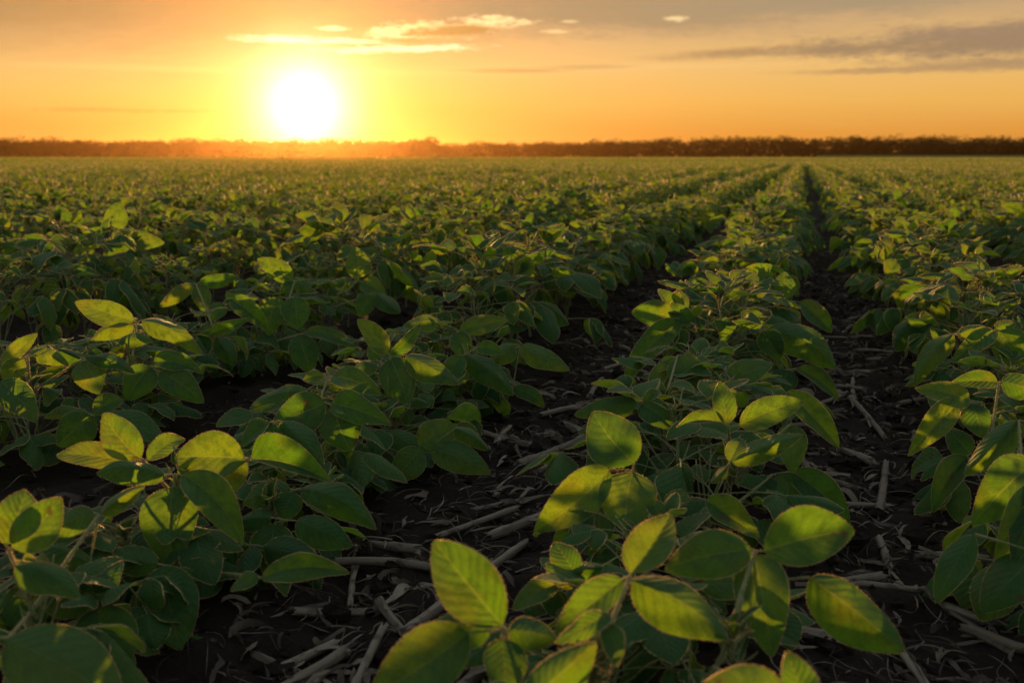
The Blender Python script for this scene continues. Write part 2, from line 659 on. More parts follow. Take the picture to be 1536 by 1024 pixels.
xs_f = list(np.arange(-3.4, 2.6, 0.016))
xs = np.array([-q for q in grow(0, 3.4, 0.016, 1500)][::-1] + xs_f + grow(0, xs_f[-1], 0.016, 1500))
ys_f = list(np.arange(0.3, 5.5, 0.016))
ys = np.array([-q for q in grow(0, -0.3, 0.016, 60)][::-1] + ys_f + grow(0, ys_f[-1], 0.016, 1500))
gx, gy = np.meshgrid(xs, ys, indexing='ij')
gz = ground_h(gx, gy)
g = MB()
gi = np.arange(gx.size).reshape(gx.shape)
g.add(np.stack([gx, gy, gz], -1).reshape(-1, 3), q=np.stack([gi[:-1, :-1], gi[1:, :-1], gi[1:, 1:], gi[:-1, 1:]], -1).reshape(-1, 4))
tag(put('ground', g.mesh('ground', [SOIL])), kind='structure')

# ------------------------------------------------------------------ hand-placed foreground plants
# plant -> (label, x of its row or None, [ (node_u, node_v, z, [leaflets]) ])
# leaflet: (base_u, base_v, tip_u, tip_v, tip depth change, width px, upness, fold, arch)
HERO = []


def H(label, nodes, lower=4, buds=1):
    HERO.append((label, nodes, lower, buds))


# row to the left of the camera line
H('soybean plant with an upright pointed leaf and a big lit one at lower left', [
    (262, 712, .215, [(247, 713, 144, 706, -.01, 30, 1.1, .35, .10), (260, 730, 260, 850, -.04, 80, -.1, .15, .04), (274, 713, 365, 812, -.03, 46, .5, .45, .14)]),
    (372, 688, .215, [(366, 687, 260, 686, .0, 70, .10, .2, .06), (378, 689, 495, 718, -.02, 38, .5, .5, .14), (370, 692, 330, 738, .02, 40, .4, .2, .1)]),
    (215, 690, .215, [(210, 687, 155, 620, .02, 52, -.1, .25, .04), (195, 694, 84, 682, .03, 38, .5, .3, .06), (222, 690, 278, 656, .05, 28, .7, .3, .06)]),
    (392, 866, .12, [(394, 866, 523, 857, .0, 36, .3, .4, .12), (388, 868, 345, 885, .02, 24, .6, .3, .1)]),
    (245, 848, .12, [(245, 848, 271, 974, -.03, 86, -.1, .15, .03), (237, 846, 152, 841, .0, 42, .4, .25, .08), (290, 955, 338, 982, .03, 22, .6, .3, .1)]),
])
H('soybean plant with broad shaded leaves just right of the big lit one at lower left', [
    (440, 735, .14, [(435, 733, 362, 752, .0, 42, .3, .25, .08), (453, 733, 564, 793, -.02, 42, .4, .5, .14), (440, 738, 425, 780, -.02, 45, .2, .2, .06)]),
    (428, 780, .11, [(445, 781, 529, 819, -.02, 42, .5, .4, .1), (410, 786, 415, 852, -.02, 66, 0, .2, .04), (405, 776, 345, 790, .02, 34, .6, .3, .1)]),
], lower=3)
H('blurred soybean plant in the lower left corner, its lit leaf cut by the left edge', [
    (14, 826, .235, [(8, 815, 38, 733, .03, 62, -.1, .3, .04), (21, 822, 92, 746, .04, 64, .0, .2, .05), (23, 848, 121, 897, -.03, 46, .6, .45, .1)]),
    (148, 772, .205, [(140, 769, 70, 801, .0, 36, .5, .35, .1), (152, 770, 216, 727, .02, 24, .4, .4, .1), (135, 845, 62, 817, .0, 36, .8, .3, .12)]),
    (10, 958, .20, [(10, 958, 185, 1062, -.03, 112, .4, .3, .08), (0, 955, -60, 1000, .0, 60, .4, .3, .1)]),
    (148, 905, .12, [(148, 909, 168, 1032, -.03, 88, -.1, .2, .03), (20, 880, 62, 942, .0, 76, .3, .2, .06), (135, 900, 60, 905, .0, 36, .7, .3, .1)]),
])
H('soybean plant with a rounded green leaf and a hanging yellow one, left of bare soil', [
    (491, 605, .215, [(487, 604, 410, 631, .0, 60, .05, .15, .05), (498, 606, 586, 635, -.02, 33, .5, .5, .12), (501, 612, 526, 676, -.02, 66, -.1, .12, .04)]),
    (408, 633, .205, [(404, 634, 361, 669, -.01, 30, .5, .5, .1), (411, 637, 414, 674, -.01, 50, .2, .2, .05), (422, 632, 485, 698, -.02, 46, .4, .4, .12)]),
    (492, 567, .225, [(498, 565, 572, 591, -.02, 34, .5, .45, .12), (485, 564, 455, 570, .0, 14, .7, .4, .1), (460, 585, 372, 610, .0, 26, .6, .4, .06)]),
], lower=5)
H('soybean plant with two pointed leaves spread like rabbit ears above a dark hanging leaf', [
    (585, 534, .24, [(582, 530, 536, 479, .02, 32, -.1, .25, .04), (585, 532, 631, 485, .02, 20, -.3, .3, .03), (586, 537, 613, 605, -.03, 55, -.1, .12, .03), (610, 533, 690, 577, -.03, 34, .4, .55, .12)]),
    (571, 540, .23, [(572, 534, 551, 521, .0, 24, .0, .3, .05), (566, 548, 520, 560, .0, 20, .6, .3, .1)]),
    (641, 674, .08, [(627, 667, 690, 640, .03, 46, .2, .2, .06), (649, 673, 735, 708, -.03, 44, .3, .35, .10), (631, 672, 588, 720, -.02, 46, .0, .15, .04), (683, 642, 733, 674, .0, 24, .6, .4, .1)]),
], lower=5)
H('soybean plant with a curled hairy shoot and one lit leaf pointing right, beside bare soil', [
    (690, 497, .22, [(690, 496, 761, 480, .0, 27, .15, .35, .10), (657, 482, 604, 488, .0, 22, .6, .4, .12), (684, 500, 705, 545, -.02, 30, .2, .3, .06)]),
    (700, 531, .19, [(698, 532, 770, 590, -.03, 36, .4, .5, .12), (716, 522, 756, 530, -.01, 20, .4, .3, .1), (692, 534, 670, 575, -.02, 30, .2, .3, .06)]),
    (780, 519, .20, [(782, 519, 855, 553, -.02, 30, .3, .45, .1), (770, 516, 735, 545, -.02, 30, .3, .3, .1), (769, 582, 818, 609, .0, 20, .5, .4, .1)]),
], lower=6)
# second row to the left
H('soybean plant with a large leaf pointing left and a folded leaf drooping right', [
    (205, 484, .27, [(200, 481, 113, 453, .0, 38, .1, .2, .05), (214, 480, 303, 529, -.02, 28, .5, .5, .14), (200, 487, 137, 507, -.02, 24, .7, .3, .1)]),
    (236, 552, .20, [(240, 558, 304, 601, -.02, 42, .2, .2, .08), (231, 543, 303, 556, .0, 22, .8, .4, .12), (226, 550, 190, 600, -.02, 46, .0, .2, .05)]),
    (190, 515, .24, [(178, 512, 229, 509, .02, 20, .7, .4, .08)]),
], lower=4)
H('shaded soybean plant with curled pale shoots by the left edge of the photo', [
    (126, 538, .245, [(129, 535, 200, 556, -.02, 24, .5, .4, .12), (127, 541, 148, 590, -.02, 46, .0, .15, .05), (120, 536, 85, 522, .03, 20, .6, .4, .1)]),
    (42, 534, .25, [(5, 549, 56, 500, .02, 24, .3, .3, .05), (54, 535, 101, 544, -.01, 20, .5, .4, .12), (36, 538, 10, 575, .0, 30, .3, .3, .08)]),
    (2, 572, .22, [(0, 573, 54, 632, -.03, 46, .25, .25, .06)]),
    (141, 623, .14, [(138, 624, 86, 669, -.02, 52, .1, .15, .04), (155, 622, 246, 661, -.03, 44, .3, .25, .06), (141, 620, 186, 598, .03, 28, .5, .2, .06), (132, 620, 65, 626, .0, 16, .8, .3, .1)]),
], lower=4)
H('soybean plant with three small lit leaves in a fan, second row to the left', [
    (294, 426, .27, [(289, 426, 239, 460, -.01, 20, .3, .3, .08), (299, 424, 358, 414, .0, 19, .2, .3, .06), (297, 428, 309, 470, -.02, 26, .0, .2, .05)]),
    (338, 452, .25, [(346, 450, 404, 494, -.02, 24, .4, .5, .12), (337, 450, 389, 446, .02, 16, .4, .4, .1), (334, 455, 318, 482, -.02, 24, .2, .2, .06)]),
    (318, 500, .19, [(316, 500, 373, 478, .0, 18, .1, .3, .08), (312, 504, 290, 545, .0, 30, .3, .3, .08), (325, 505, 352, 545, -.02, 30, .3, .3, .1)]),
], lower=5)
H('soybean plant with one pale leaf raised to the left above dark hanging leaves', [
    (442, 422, .27, [(439, 421, 386, 388, .01, 30, -.05, .2, .05), (444, 423, 469, 441, -.01, 20, .3, .3, .1), (441, 424, 421, 443, -.01, 18, .2, .3, .08)]),
    (430, 447, .25, [(413, 446, 403, 503, -.02, 42, .0, .2, .05), (443, 446, 446, 494, -.02, 42, .0, .2, .05)]),
    (455, 500, .18, [(448, 502, 466, 560, -.02, 42, .0, .2, .04), (459, 498, 532, 519, -.01, 20, .5, .4, .1)]),
], lower=5)
H('soybean plant with a single upright oval leaf glowing green above its row', [
    (537, 420, .26, [(537, 417, 533, 370, .01, 38, -.1, .15, .03), (528, 424, 494, 426, .0, 20, .3, .3, .08), (542, 424, 580, 448, -.02, 26, .4, .4, .1)]),
    (560, 440, .24, [(565, 440, 600, 470, -.02, 28, .3, .4, .1), (556, 442, 540, 475, -.02, 30, .0, .2, .05)]),
], lower=5)
H('tall soybean plant with an upright lit leaf standing above the field at the upper left', [
    (170, 348, .36, [(171, 346, 179, 302, .02, 33, -.1, .15, .03), (164, 346, 110, 378, -.02, 26, .2, .3, .06), (190, 360, 246, 364, -.01, 30, .2, .2, .1)]),
], lower=5)
# middle row
H('soybean plant with a wide veined leaf above two lit leaves, bare soil to its left', [
    (949, 706, .215, [(951, 694, 889, 617, .03, 76, -.1, .22, .05), (914, 704, 802, 796, -.02, 62, .05, .22, .06), (949, 708, 938, 797, -.04, 84, -.1, .12, .05)]),
    (886, 757, .13, [(885, 758, 827, 826, -.02, 42, .2, .25, .06), (884, 763, 852, 815, -.04, 24, .4, .3, .06), (893, 758, 899, 828, -.03, 46, .0, .2, .05)]),
    (1040, 746, .16, [(1059, 750, 1140, 804, -.03, 36, .4, .45, .12), (1033, 747, 998, 745, -.01, 20, .5, .3, .1)]),
], lower=3, buds=2)
H('soybean plant with a slim upright leaf, a leaf reaching right and flower buds below', [
    (1092, 641, .235, [(1092, 635, 1079, 571, .02, 33, -.1, .22, .03), (1110, 638, 1207, 602, .01, 42, .05, .2, .06), (1086, 635, 1015, 639, .0, 17, 1.0, .4, .10)]),
    (1096, 693, .215, [(1097, 692, 1204, 652, .0, 32, .25, .55, .08), (1094, 692, 1110, 657, .03, 26, .0, .4, .04), (1090, 700, 1066, 724, .0, 17, .4, .4, .1)]),
    (1187, 636, .19, [(1180, 588, 1259, 671, -.03, 34, .3, .4, .12), (1187, 637, 1188, 709, -.03, 42, .0, .2, .05)]),
    (1160, 711, .10, [(1187, 707, 1277, 788, -.04, 42, .3, .4, .12), (1153, 714, 1138, 760, -.02, 58, .1, .2, .04), (1164, 714, 1220, 762, -.03, 38, .3, .3, .08)]),
], lower=3, buds=3)
H('soybean plant in the middle row with a round yellow leaf beside a dark drooping one', [
    (960, 603, .20, [(954, 602, 861, 620, .0, 33, .3, .3, .08), (962, 606, 1010, 643, -.03, 40, .4, .3, .08), (965, 602, 990, 585, .02, 16, .4, .4, .1)]),
    (1016, 534, .235, [(986, 597, 1014, 536, .03, 50, -.1, .15, .05), (1021, 532, 1042, 593, -.03, 52, -.1, .15, .04), (1089, 579, 1160, 545, .01, 40, .15, .25, .06)]),
], lower=4, buds=2)
H('soybean plant in the middle row with a long leaf drooping right into the narrow gap', [
    (1141, 495, .22, [(1150, 494, 1254, 552, -.03, 46, .4, .4, .14), (1140, 492, 1114, 466, .03, 30, .4, .3, .08), (1143, 498, 1170, 540, -.02, 34, .2, .3, .06)]),
    (1196, 552, .13, [(1194, 553, 1258, 601, -.02, 24, .5, .4, .1), (1185, 556, 1165, 590, -.02, 38, .1, .2, .06), (1150, 560, 1145, 600, .0, 34, .2, .2, .06)]),
], lower=4)
H('soybean plant with a pale leaf reaching left and a long one hanging below it', [
    (1044, 488, .23, [(1012, 476, 947, 468, .01, 40, .05, .2, .06), (1037, 483, 1006, 455, .02, 26, .0, .25, .05), (1022, 482, 934, 580, -.03, 32, .35, .4, .10)]),
], lower=5)
H('middle row soybean plant topped by a lit leaf and a round upright one', [
    (1066, 422, .245, [(1063, 420, 1030, 461, -.01, 36, .2, .3, .08), (1070, 420, 1100, 440, -.01, 24, .4, .4, .1)]),
    (1112, 420, .24, [(1107, 417, 1158, 398, .0, 26, .1, .25, .08), (1119, 424, 1165, 449, -.02, 26, .3, .4, .1)]),
    (1174, 450, .22, [(1173, 448, 1177, 407, .02, 36, -.1, .2, .03), (1199, 453, 1249, 498, -.02, 30, .4, .4, .12)]),
], lower=5)
H('nearest soybean plant at the bottom centre, three leaves above a glowing hairy stem tip', [
    (944, 866, .245, [(947, 859, 1008, 768, .03, 58, .1, .5, .03), (949, 870, 1092, 958, -.03, 74, .35, .25, .06), (933, 869, 830, 954, -.02, 48, .25, .3, .10)]),
    (908, 928, .235, [(916, 923, 833, 965, -.02, 28, .8, .4, .14), (912, 935, 925, 1000, -.03, 30, .2, .5, .06)]),
    (790, 1045, .22, [(786, 1062, 894, 962, .02, 62, .25, .45, .06), (775, 1040, 700, 1075, .0, 60, .5, .3, .1)]),
    (866, 866, .16, [(866, 865, 831, 813, .03, 42, .1, .25, .05), (839, 874, 769, 913, .0, 34, .5, .5, .1), (850, 862, 905, 850, .0, 30, .6, .4, .1)]),
], lower=3, buds=4)
H('soybean plant at the bottom right of centre with two broad lit leaves side by side', [
    (1132, 827, .235, [(1127, 824, 999, 852, .0, 70, .12, .2, .08), (1146, 826, 1282, 795, .0, 82, .08, .15, .06), (1132, 832, 1157, 983, -.05, 78, -.1, .12, .04), (1121, 864, 1182, 924, -.03, 28, .4, .5, .08)]),
    (1180, 869, .20, [(1216, 866, 1359, 976, -.04, 70, .35, .35, .14)]),
    (1150, 1060, .21, [(1190, 1062, 1030, 1052, .0, 130, .15, .2, .08), (1212, 1064, 1180, 976, .02, 52, .1, .3, .05)]),
], lower=3)
H('soybean plant at the bottom left of centre with a tall cupped leaf glowing yellow', [
    (757, 944, .215, [(753, 936, 650, 810, .03, 84, -.05, .42, .03), (702, 949, 556, 1045, -.02, 92, .05, .2, .08), (735, 937, 641, 934, .03, 54, .5, .2, .08), (764, 944, 836, 957, .0, 50, .3, .25, .12), (752, 958, 756, 1045, -.03, 62, .0, .2, .04)]),
], lower=2, buds=0)
# first row to the right
H('soybean plant with a green leaf pointing left over the bare gap above folded ones', [
    (1474, 604, .22, [(1454, 601, 1374, 582, .0, 36, .2, .25, .08), (1436, 606, 1364, 679, -.03, 32, .3, .45, .10), (1457, 606, 1473, 655, -.03, 40, .1, .2, .05)]),
    (1498, 573, .235, [(1496, 573, 1428, 573, .01, 27, .3, .3, .08), (1503, 572, 1560, 590, -.01, 36, .4, .3, .1)]),
    (1450, 685, .12, [(1450, 686, 1400, 766, -.03, 34, .25, .4, .08), (1455, 680, 1420, 640, .03, 34, .3, .3, .08)]),
], lower=4)
H('soybean plant by the right edge with a folded drooping leaf rimmed in orange', [
    (1436, 501, .24, [(1429, 501, 1372, 575, -.02, 32, .25, .4, .10), (1440, 500, 1480, 488, .02, 18, .5, .4, .1)]),
    (1494, 494, .25, [(1490, 496, 1426, 544, -.02, 30, .3, .3, .08), (1499, 496, 1536, 557, -.03, 50, .05, .2, .05), (1494, 492, 1525, 484, .02, 16, .5, .4, .1)]),
], lower=5)
H('soybean plant cut by the right edge, large lit leaves hanging over the bare soil', [
    (1528, 630, .24, [(1526, 630, 1447, 709, -.02, 36, .35, .5, .12), (1535, 632, 1590, 660, .0, 40, .4, .3, .1)]),
    (1556, 690, .23, [(1552, 692, 1460, 783, -.02, 68, .1, .25, .08), (1562, 730, 1492, 872, -.03, 58, .15, .45, .08), (1570, 720, 1520, 845, -.06, 50, .15, .45, .08)]),
    (1462, 801, .15, [(1460, 802, 1404, 903, -.03, 42, .25, .35, .08), (1560, 830, 1474, 914, -.02, 74, .3, .2, .06)]),
], lower=3)

ROWS = {k: ROW0 + PITCHX * k - (.04 if k == 1 else 0) for k in range(-90, 91)}


def row_of(x):
    return int(round((x - ROW0) / PITCHX))


hero_xy = []
HERO_GROUP = 'soybean plants in rows'
for hi, (label, nodes, lower, buds) in enumerate(HERO):
    random.seed(100 + hi)
    pts = [at_z(u, v, z)[0] for u, v, z, _ in nodes]
    tops = sorted(pts, key=lambda p: -p[2])[:3]
    c = np.mean(tops, axis=0)
    rx = ROWS[row_of(c[0])]
    bx = rx + max(-0.10, min(0.10, (c[0] - rx) * 0.6)) + random.uniform(-.015, .015)
    by = c[1] + random.uniform(-.01, .05)
    base = np.array([bx, by, float(ground_h(np.array(bx), np.array(by)))])
    hero_xy.append((bx, by))
    root = bpy.data.objects.new('soybean_plant', None)
    COL.objects.link(root)
    root.location = base
    tag(root, label, 'plant', HERO_GROUP)
    zt = max(0.12, min(p[2] for p in tops) - 0.025)
    top = np.array([bx * 0.45 + c[0] * 0.55, by * 0.45 + c[1] * 0.55, zt])
    sp_ = curve3(base - [0, 0, .012], np.array([bx, by, zt * 0.55]), top, 10)
    smb = MB()
    tube(smb, sp_ - base, np.linspace(0.0036, 0.0017, 10), n=8, hairs=2500)
    for b_ in range(6):                          # side shoots
        s0 = sp_[random.choice((1, 2, 3, 4))] - base
        a_ = random.uniform(0, 6.28)
        e_ = s0 + unit(a_, 0) * random.uniform(.02, .07)
        e_[2] = random.uniform(.10, .19)
        tube(smb, curve3(s0, s0 * .4 + e_ * .6 - np.array([0, 0, .03]), e_, 7), np.linspace(.0016, .0009, 7), n=5, hairs=3000)
    put('stem', smb.mesh('stem', [STEM, FUZZ]), root)
    for u, v, z, lfs in nodes:
        P, d = at_z(u, v, z)
        mb = MB()
        f = min(0.97, max(0.25, (P[2] - 0.07) / max(0.05, zt)))
        S0 = sp_[int(round(f * 9))]
        dist = np.linalg.norm(P[:2] - S0[:2])
        ctl = S0 * 0.45 + P * 0.55
        ctl[2] = S0[2] * 0.3 + P[2] * 0.7 - 0.01
        tube(mb, curve3(S0, ctl, P, 9) - base, np.linspace(0.0023, 0.0016, 9), n=6, qm=2, hairs=6000, hair=.0018)
        tone0 = random.uniform(0.2, 0.9)
        for (bu, bv, tu, tv, dd, wpx, k, fold, arch) in lfs:
            db = d
            B = at_d(bu, bv, db)
            T = at_d(tu, tv, db + dd)
            L = np.linalg.norm(T - B)
            ax = (T - B) / L
            mid = (B + T) / 2
            n0 = CAM - mid
            n0 = norm(n0 - ax * np.dot(n0, ax))
            upp = np.array([0, 0, 1.0])
            upp = upp - ax * np.dot(upp, ax)
            n = norm(n0 + k * upp)
            cosn = max(0.35, np.dot(n, n0))
            W = min(wpx * d / FPX / cosn / max(.75, math.cos(fold)), L * 0.95)
            if np.linalg.norm(B - P) > 0.004:
                tube(mb, curve3(P, (P + B) / 2 + np.array([0, 0, .002]), B, 5) - base, 0.0011, n=5, qm=2, hairs=4000)
            fold = min(.75, fold * 1.35 + .08)
            if k > .22 and random.random() < .5:      # drooping halves
                fold = -fold
            leaflet(mb, B - base, T - base, n, W, fold=fold, arch=arch * random.uniform(1.0, 1.9), skew=random.uniform(-.1, .1), nu=32, nv=14,
                    tone=min(1, max(0, tone0 + random.uniform(-.15, .15))), quilt=random.uniform(.0001, .0004), curl=random.uniform(.05, .42),
                    wave=random.uniform(.02, .065), hair=0.0016, twist=random.uniform(-.4, .4))
        put('leaf', mb.mesh('leaf', [LEAF, FUZZ, STEM]), root)
    a0 = random.uniform(0, 6.28)
    for i in range(lower + 5):
        S0 = sp_[random.choice((2, 3, 4, 5))] - base
        az = a0 + i * 2.4
        mb = trifoliate(S0, az, random.uniform(.05, .12), random.uniform(.0, .03), random.uniform(.068, .090), random.uniform(.2, 1.0),
                        res=(16, 8), hairs=1500)
        put('leaf', mb.mesh('leaf', [LEAF, FUZZ, STEM]), root)
    if buds:
        bm = MB()
        for j in range(buds):
            bm.merge(bud_cluster(top - base + np.array([random.uniform(-.02, .02), random.uniform(-.02, .02), -.012 * j]) * (j > 0), size=1.35, n=9))
        put('bud_cluster', bm.mesh('bud_cluster', [LEAF, FUZZ, STEM]), root)

# ------------------------------------------------------------------ the rest of the rows
random.seed(5)
LOOK = [('bushy', dict(height=.215, nleaf=12, size=.074, reach=.11, upright=.3)),
        ('leggy', dict(height=.265, nleaf=9, size=.072, reach=.09, upright=.6)),
        ('low', dict(height=.185, nleaf=10, size=.072, reach=.11, upright=.2)),
        ('broad-leaved', dict(height=.22, nleaf=10, size=.088, reach=.12, upright=.3)),
        ('leaning', dict(height=.22, nleaf=11, size=.074, reach=.11, upright=.4, lean=(.05, .02))),
        ('dense', dict(height=.23, nleaf=14, size=.070, reach=.11, upright=.45)),
        ('spreading', dict(height=.20, nleaf=11, size=.076, reach=.14, upright=.3)),
        ('upright', dict(height=.255, nleaf=11, size=.070, reach=.085, upright=.8))]
TEMPL = []
for look, kw in LOOK:
    for rep in range(2):
        st, lv, bd = plant_geometry(res=(12, 6), hairs=1200, **kw)
        fol = MB()
        for l in lv:
            fol.merge(l)
        TEMPL.append((look, st.mesh('stem', [STEM, FUZZ]), fol.mesh('foliage', [LEAF, FUZZ, STEM]), bd.mesh('bud_cluster', [LEAF, FUZZ, STEM])))


def seen(x, y, z=0.15, mx=60, my=120):
    d = np.array([x, y, z]) - CAM
    w = d @ FWD
    if w < 0.25:
        return None
    u = 768 + FPX * (d @ RIGHT) / w
    v = 512 - FPX * (d @ UPV) / w
    return (u, v, w) if (-mx < u < 1536 + mx and v < 1024 + my) else None


def hscale(x, y):
    return 0.86 + 0.34 * float(vnoise(np.array(x * 0.9 + 40), np.array(y * 0.9 + 11))) + (0.12 if x < -1.2 else 0.0)


indiv, beside = [], []
for k in range(-14, 9):
    y = -0.3 + random.random() * .15
    while y < 12.5:
        x = ROWS[k] + random.gauss(0, .022)
        hd = min((math.hypot(x - hx, y - hy) for hx, hy in hero_xy), default=9)
        p = seen(x, y)
        if hd > 0.10 and p:
            indiv.append((p[2], k, x, y, hd))
        elif not p and math.hypot(x, y) > 2.2 and seen(x, y, mx=650) and not seen(x, y, mx=230):
            beside.append((x, y))
        y += random.uniform(.10, .145) if math.hypot(x, y) < 2.7 else random.uniform(.13, .20)
indiv.sort()
N_IND = 300 - len(HERO)
rest = [(x, y) for _, k, x, y, _ in indiv[N_IND:]]
indiv = indiv[:N_IND]
D_IND = indiv[-1][0]
side = {0: 'middle row'}
ORD = ['first', 'second', 'third', 'fourth', 'fifth', 'sixth', 'seventh', 'eighth', 'ninth', 'tenth']
for k in range(1, 10):
    side[k] = f'{ORD[k-1]} row right of the middle'
    side[-k] = f'{ORD[k-1]} row left of the middle'
for k in range(10, 20):
    side[-k] = side[k] = 'rows far to the side'
count = {}
for dist, k, x, y, hd in indiv:
    look, sme, fme, bme = random.choice(TEMPL)
    # plants squeezed in between the foreground ones stay low
    s = hscale(x, y) * random.uniform(.9, 1.08)
    zf = 1.0
    if dist < 2.7:
        near_ = dist < 1.8
        zf = 0.54 if near_ else 0.66
        s *= .95 if near_ else 1.06
    else:
        if -2 < k < 3:
            s *= 1.27
            zf = .90
        else:
            s *= 1.13
            zf = 1.06
        if k in (0, 1):
            s *= 1.12
        if hd < .34:
            s *= .9
            zf = .74
    c = count.setdefault(k, 0)
    count[k] += 1
    root = bpy.data.objects.new('soybean_plant', None)
    COL.objects.link(root)
    root.location = (x, y, float(ground_h(np.array(x), np.array(y))))
    root.rotation_euler = (random.gauss(0, .06), random.gauss(0, .06), random.uniform(0, 6.28))
    root.scale = (s, s, s * zf)
    if c < 10 and abs(k) < 10:
        lab = f'{look} soybean plant, {ORD[c]} small one from the front, {side[k]}'
        if dist > 2.6:
            lab = f'{look} soybean plant, {ORD[c]} from the front, {side[k]}'
        grp = HERO_GROUP
    else:
        lab = f'soybean plant blurred among its neighbours deep in the {side[k]}'
        grp = f'soybean plants deep in the {side[k]}'
    tag(root, lab, 'plant', grp)
    for nm, me in (('stem', sme), ('foliage', fme), ('bud_cluster', bme)):
        o = bpy.data.objects.new(nm, me)
        COL.objects.link(o)
        o.parent = root

# ------------------------------------------------------------------ the far field: one mass
def lowleaf(mb, B, dr, upn, L, W, fine, tone):
    ax = norm(dr)
    n = norm(upn - ax * np.dot(upn, ax))
    sd = np.cross(n, ax)
    if fine:
        ts = np.array([0, .18, .45, .75, 1.0]); ws = np.array([.05, .75, 1, .6, .03])
    else:
        ts = np.array([0, .45, 1.0]); ws = np.array([.1, 1, .06])
    m = len(ts)
    ctr = B + np.outer(ts * L, ax) + np.outer(.3 * L * ts * (1 - ts), n)
    lift = .22 * W
    l = ctr - np.outer(ws * W / 2, sd) + np.outer(ws * lift * .5, n)
    r = ctr + np.outer(ws * W / 2, sd) + np.outer(ws * lift * .5, n)
    V = np.stack([l, ctr, r], 1).reshape(-1, 3)
    idx = np.arange(m * 3).reshape(m, 3)
    q = np.stack([idx[:-1, :-1], idx[1:, :-1], idx[1:, 1:], idx[:-1, 1:]], -1).reshape(-1, 4)
    mb.add(V, q=q, tone=tone)


def low_plant(fine, nleaf, size, height=.21, lf=3):
    mb = MB()
    a0 = random.uniform(0, 6.28)
    for i in range(nleaf):
        k = i / max(1, nleaf - 1)
        az = a0 + i * 2.4 + random.uniform(-.4, .4)
        P = unit(az, 0) * (.205 - .12 * k) * random.uniform(.7, 1.2) + np.array([0, 0, height * (.38 + .62 * k) + random.uniform(-.01, .03)])
        tn = random.random()
        for da in ((0, 1.25, -1.25) if lf == 3 else (0.6, -.9)):
            dr = 1.1 - 1.05 * k + random.uniform(-.4, .3)
            if random.random() < .28 * k:
                dr = random.uniform(-1.1, -.3)
            a2 = az + da + random.uniform(-.3, .3)
            L = size * random.uniform(.8, 1.1) * (1.05 - .25 * k)
            lowleaf(mb, P + unit(a2, 0) * .008, unit(a2, -dr), unit(a2, math.pi / 2 - dr) + RNG.normal(size=3) * .3, L, L * .64, fine, min(1, max(0, tn + random.uniform(-.2, .2))))
    for i in range(17):                       # hairy shoot tips and leaf rims
        a = random.uniform(0, 6.28)
        b = np.array([random.gauss(0, .07), random.gauss(0, .07), height * random.uniform(.85, 1.15)])
        d = unit(a, random.uniform(.3, 1.4)) * random.uniform(.015, .04) * (size / .09)
        sdv = unit(a + 1.57, 0) * random.uniform(.003, .0075) * (size / .09)
        mb.add([b - sdv, b + sdv, b + d], t=[[0, 1, 2]], tm=1, tone=.5)
    return mb.arrays()


def scatter(big, arr, P, sc, rot, tj):
    V, Q, T, UV, TN, QM, TM = arr
    n = len(P)
    c, s = np.cos(rot), np.sin(rot)
    X = V[None, :, 0] * c[:, None] - V[None, :, 1] * s[:, None]
    Y = V[None, :, 0] * s[:, None] + V[None, :, 1] * c[:, None]
    W = np.stack([X, Y, np.repeat(V[None, :, 2], n, 0)], -1) * sc[:, None, None] + P[:, None, :]
    off = (np.arange(n) * len(V))[:, None, None]
    big.add(W.reshape(-1, 3), (Q[None] + off).reshape(-1, 4), (T[None] + off).reshape(-1, 3), np.tile(UV, (n, 1)),
            np.clip(TN[None] + tj[:, None], 0, 1).ravel(), np.tile(QM, n), np.tile(TM, n))


big = MB()
HALF = math.atan(768 / FPX) + R(8)


def ring_positions(d0, d1, step, jitter):
    out = []
    for k in range(-int(d1 * .80 / PITCHX) - 3, int(d1 * .30 / PITCHX) + 4):
        x0 = ROW0 + PITCHX * k
        y = np.arange(max(0.4, 0), d1, step) + RNG.uniform(-step * .3, step * .3, size=len(np.arange(max(0.4, 0), d1, step)))
        x = x0 + RNG.normal(0, jitter, size=len(y))
        d = np.hypot(x, y)
        w = x * FWD[0] / cp + y * FWD[1] / cp
        ang = np.abs(np.arctan2(x, y) + YAW)
        ok = (w >= d0) & (w < d1) & (ang < HALF)
        out.append(np.stack([x[ok], y[ok]], -1))
    return np.concatenate(out)


def add_ring(P2, arrs, s0, tonefun=None):
    for i, a in enumerate(arrs):
        sub = P2[i::len(arrs)]
        if not len(sub):
            continue
        hs = 0.86 + 0.34 * vnoise(sub[:, 0] * .9 + 40, sub[:, 1] * .9 + 11) + np.where(sub[:, 0] < -1.2, .12, 0)
        sc = s0 * hs * RNG.uniform(.88, 1.12, len(sub))
        P3 = np.concatenate([sub, ground_h(sub[:, 0], sub[:, 1])[:, None]], 1)
        scatter(big, a, P3, sc, RNG.uniform(0, 6.28, len(sub)), RNG.uniform(-.15, .15, len(sub)) + (tonefun(sub) if tonefun else 0))


fine_t = [low_plant(True, 14, .090, .26) for _ in range(8)]
mid_t = [low_plant(False, 10, .097, .255) for _ in range(8)]
far_t = [low_plant(False, 5, .15, .205, 2) for _ in range(6)]
add_ring(np.array(rest + beside), fine_t, 1.0)
r1 = ring_positions(12.4, 25, .165, .03)
# between the last single plants and 12.4 m
add_ring(np.concatenate([r1]), fine_t, 1.0)
add_ring(ring_positions(25, 60, .2, .04), mid_t, 1.0)


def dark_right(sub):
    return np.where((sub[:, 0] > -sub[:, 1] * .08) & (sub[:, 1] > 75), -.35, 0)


add_ring(ring_positions(60, 150, .55, .12), far_t, 1.05, dark_right)
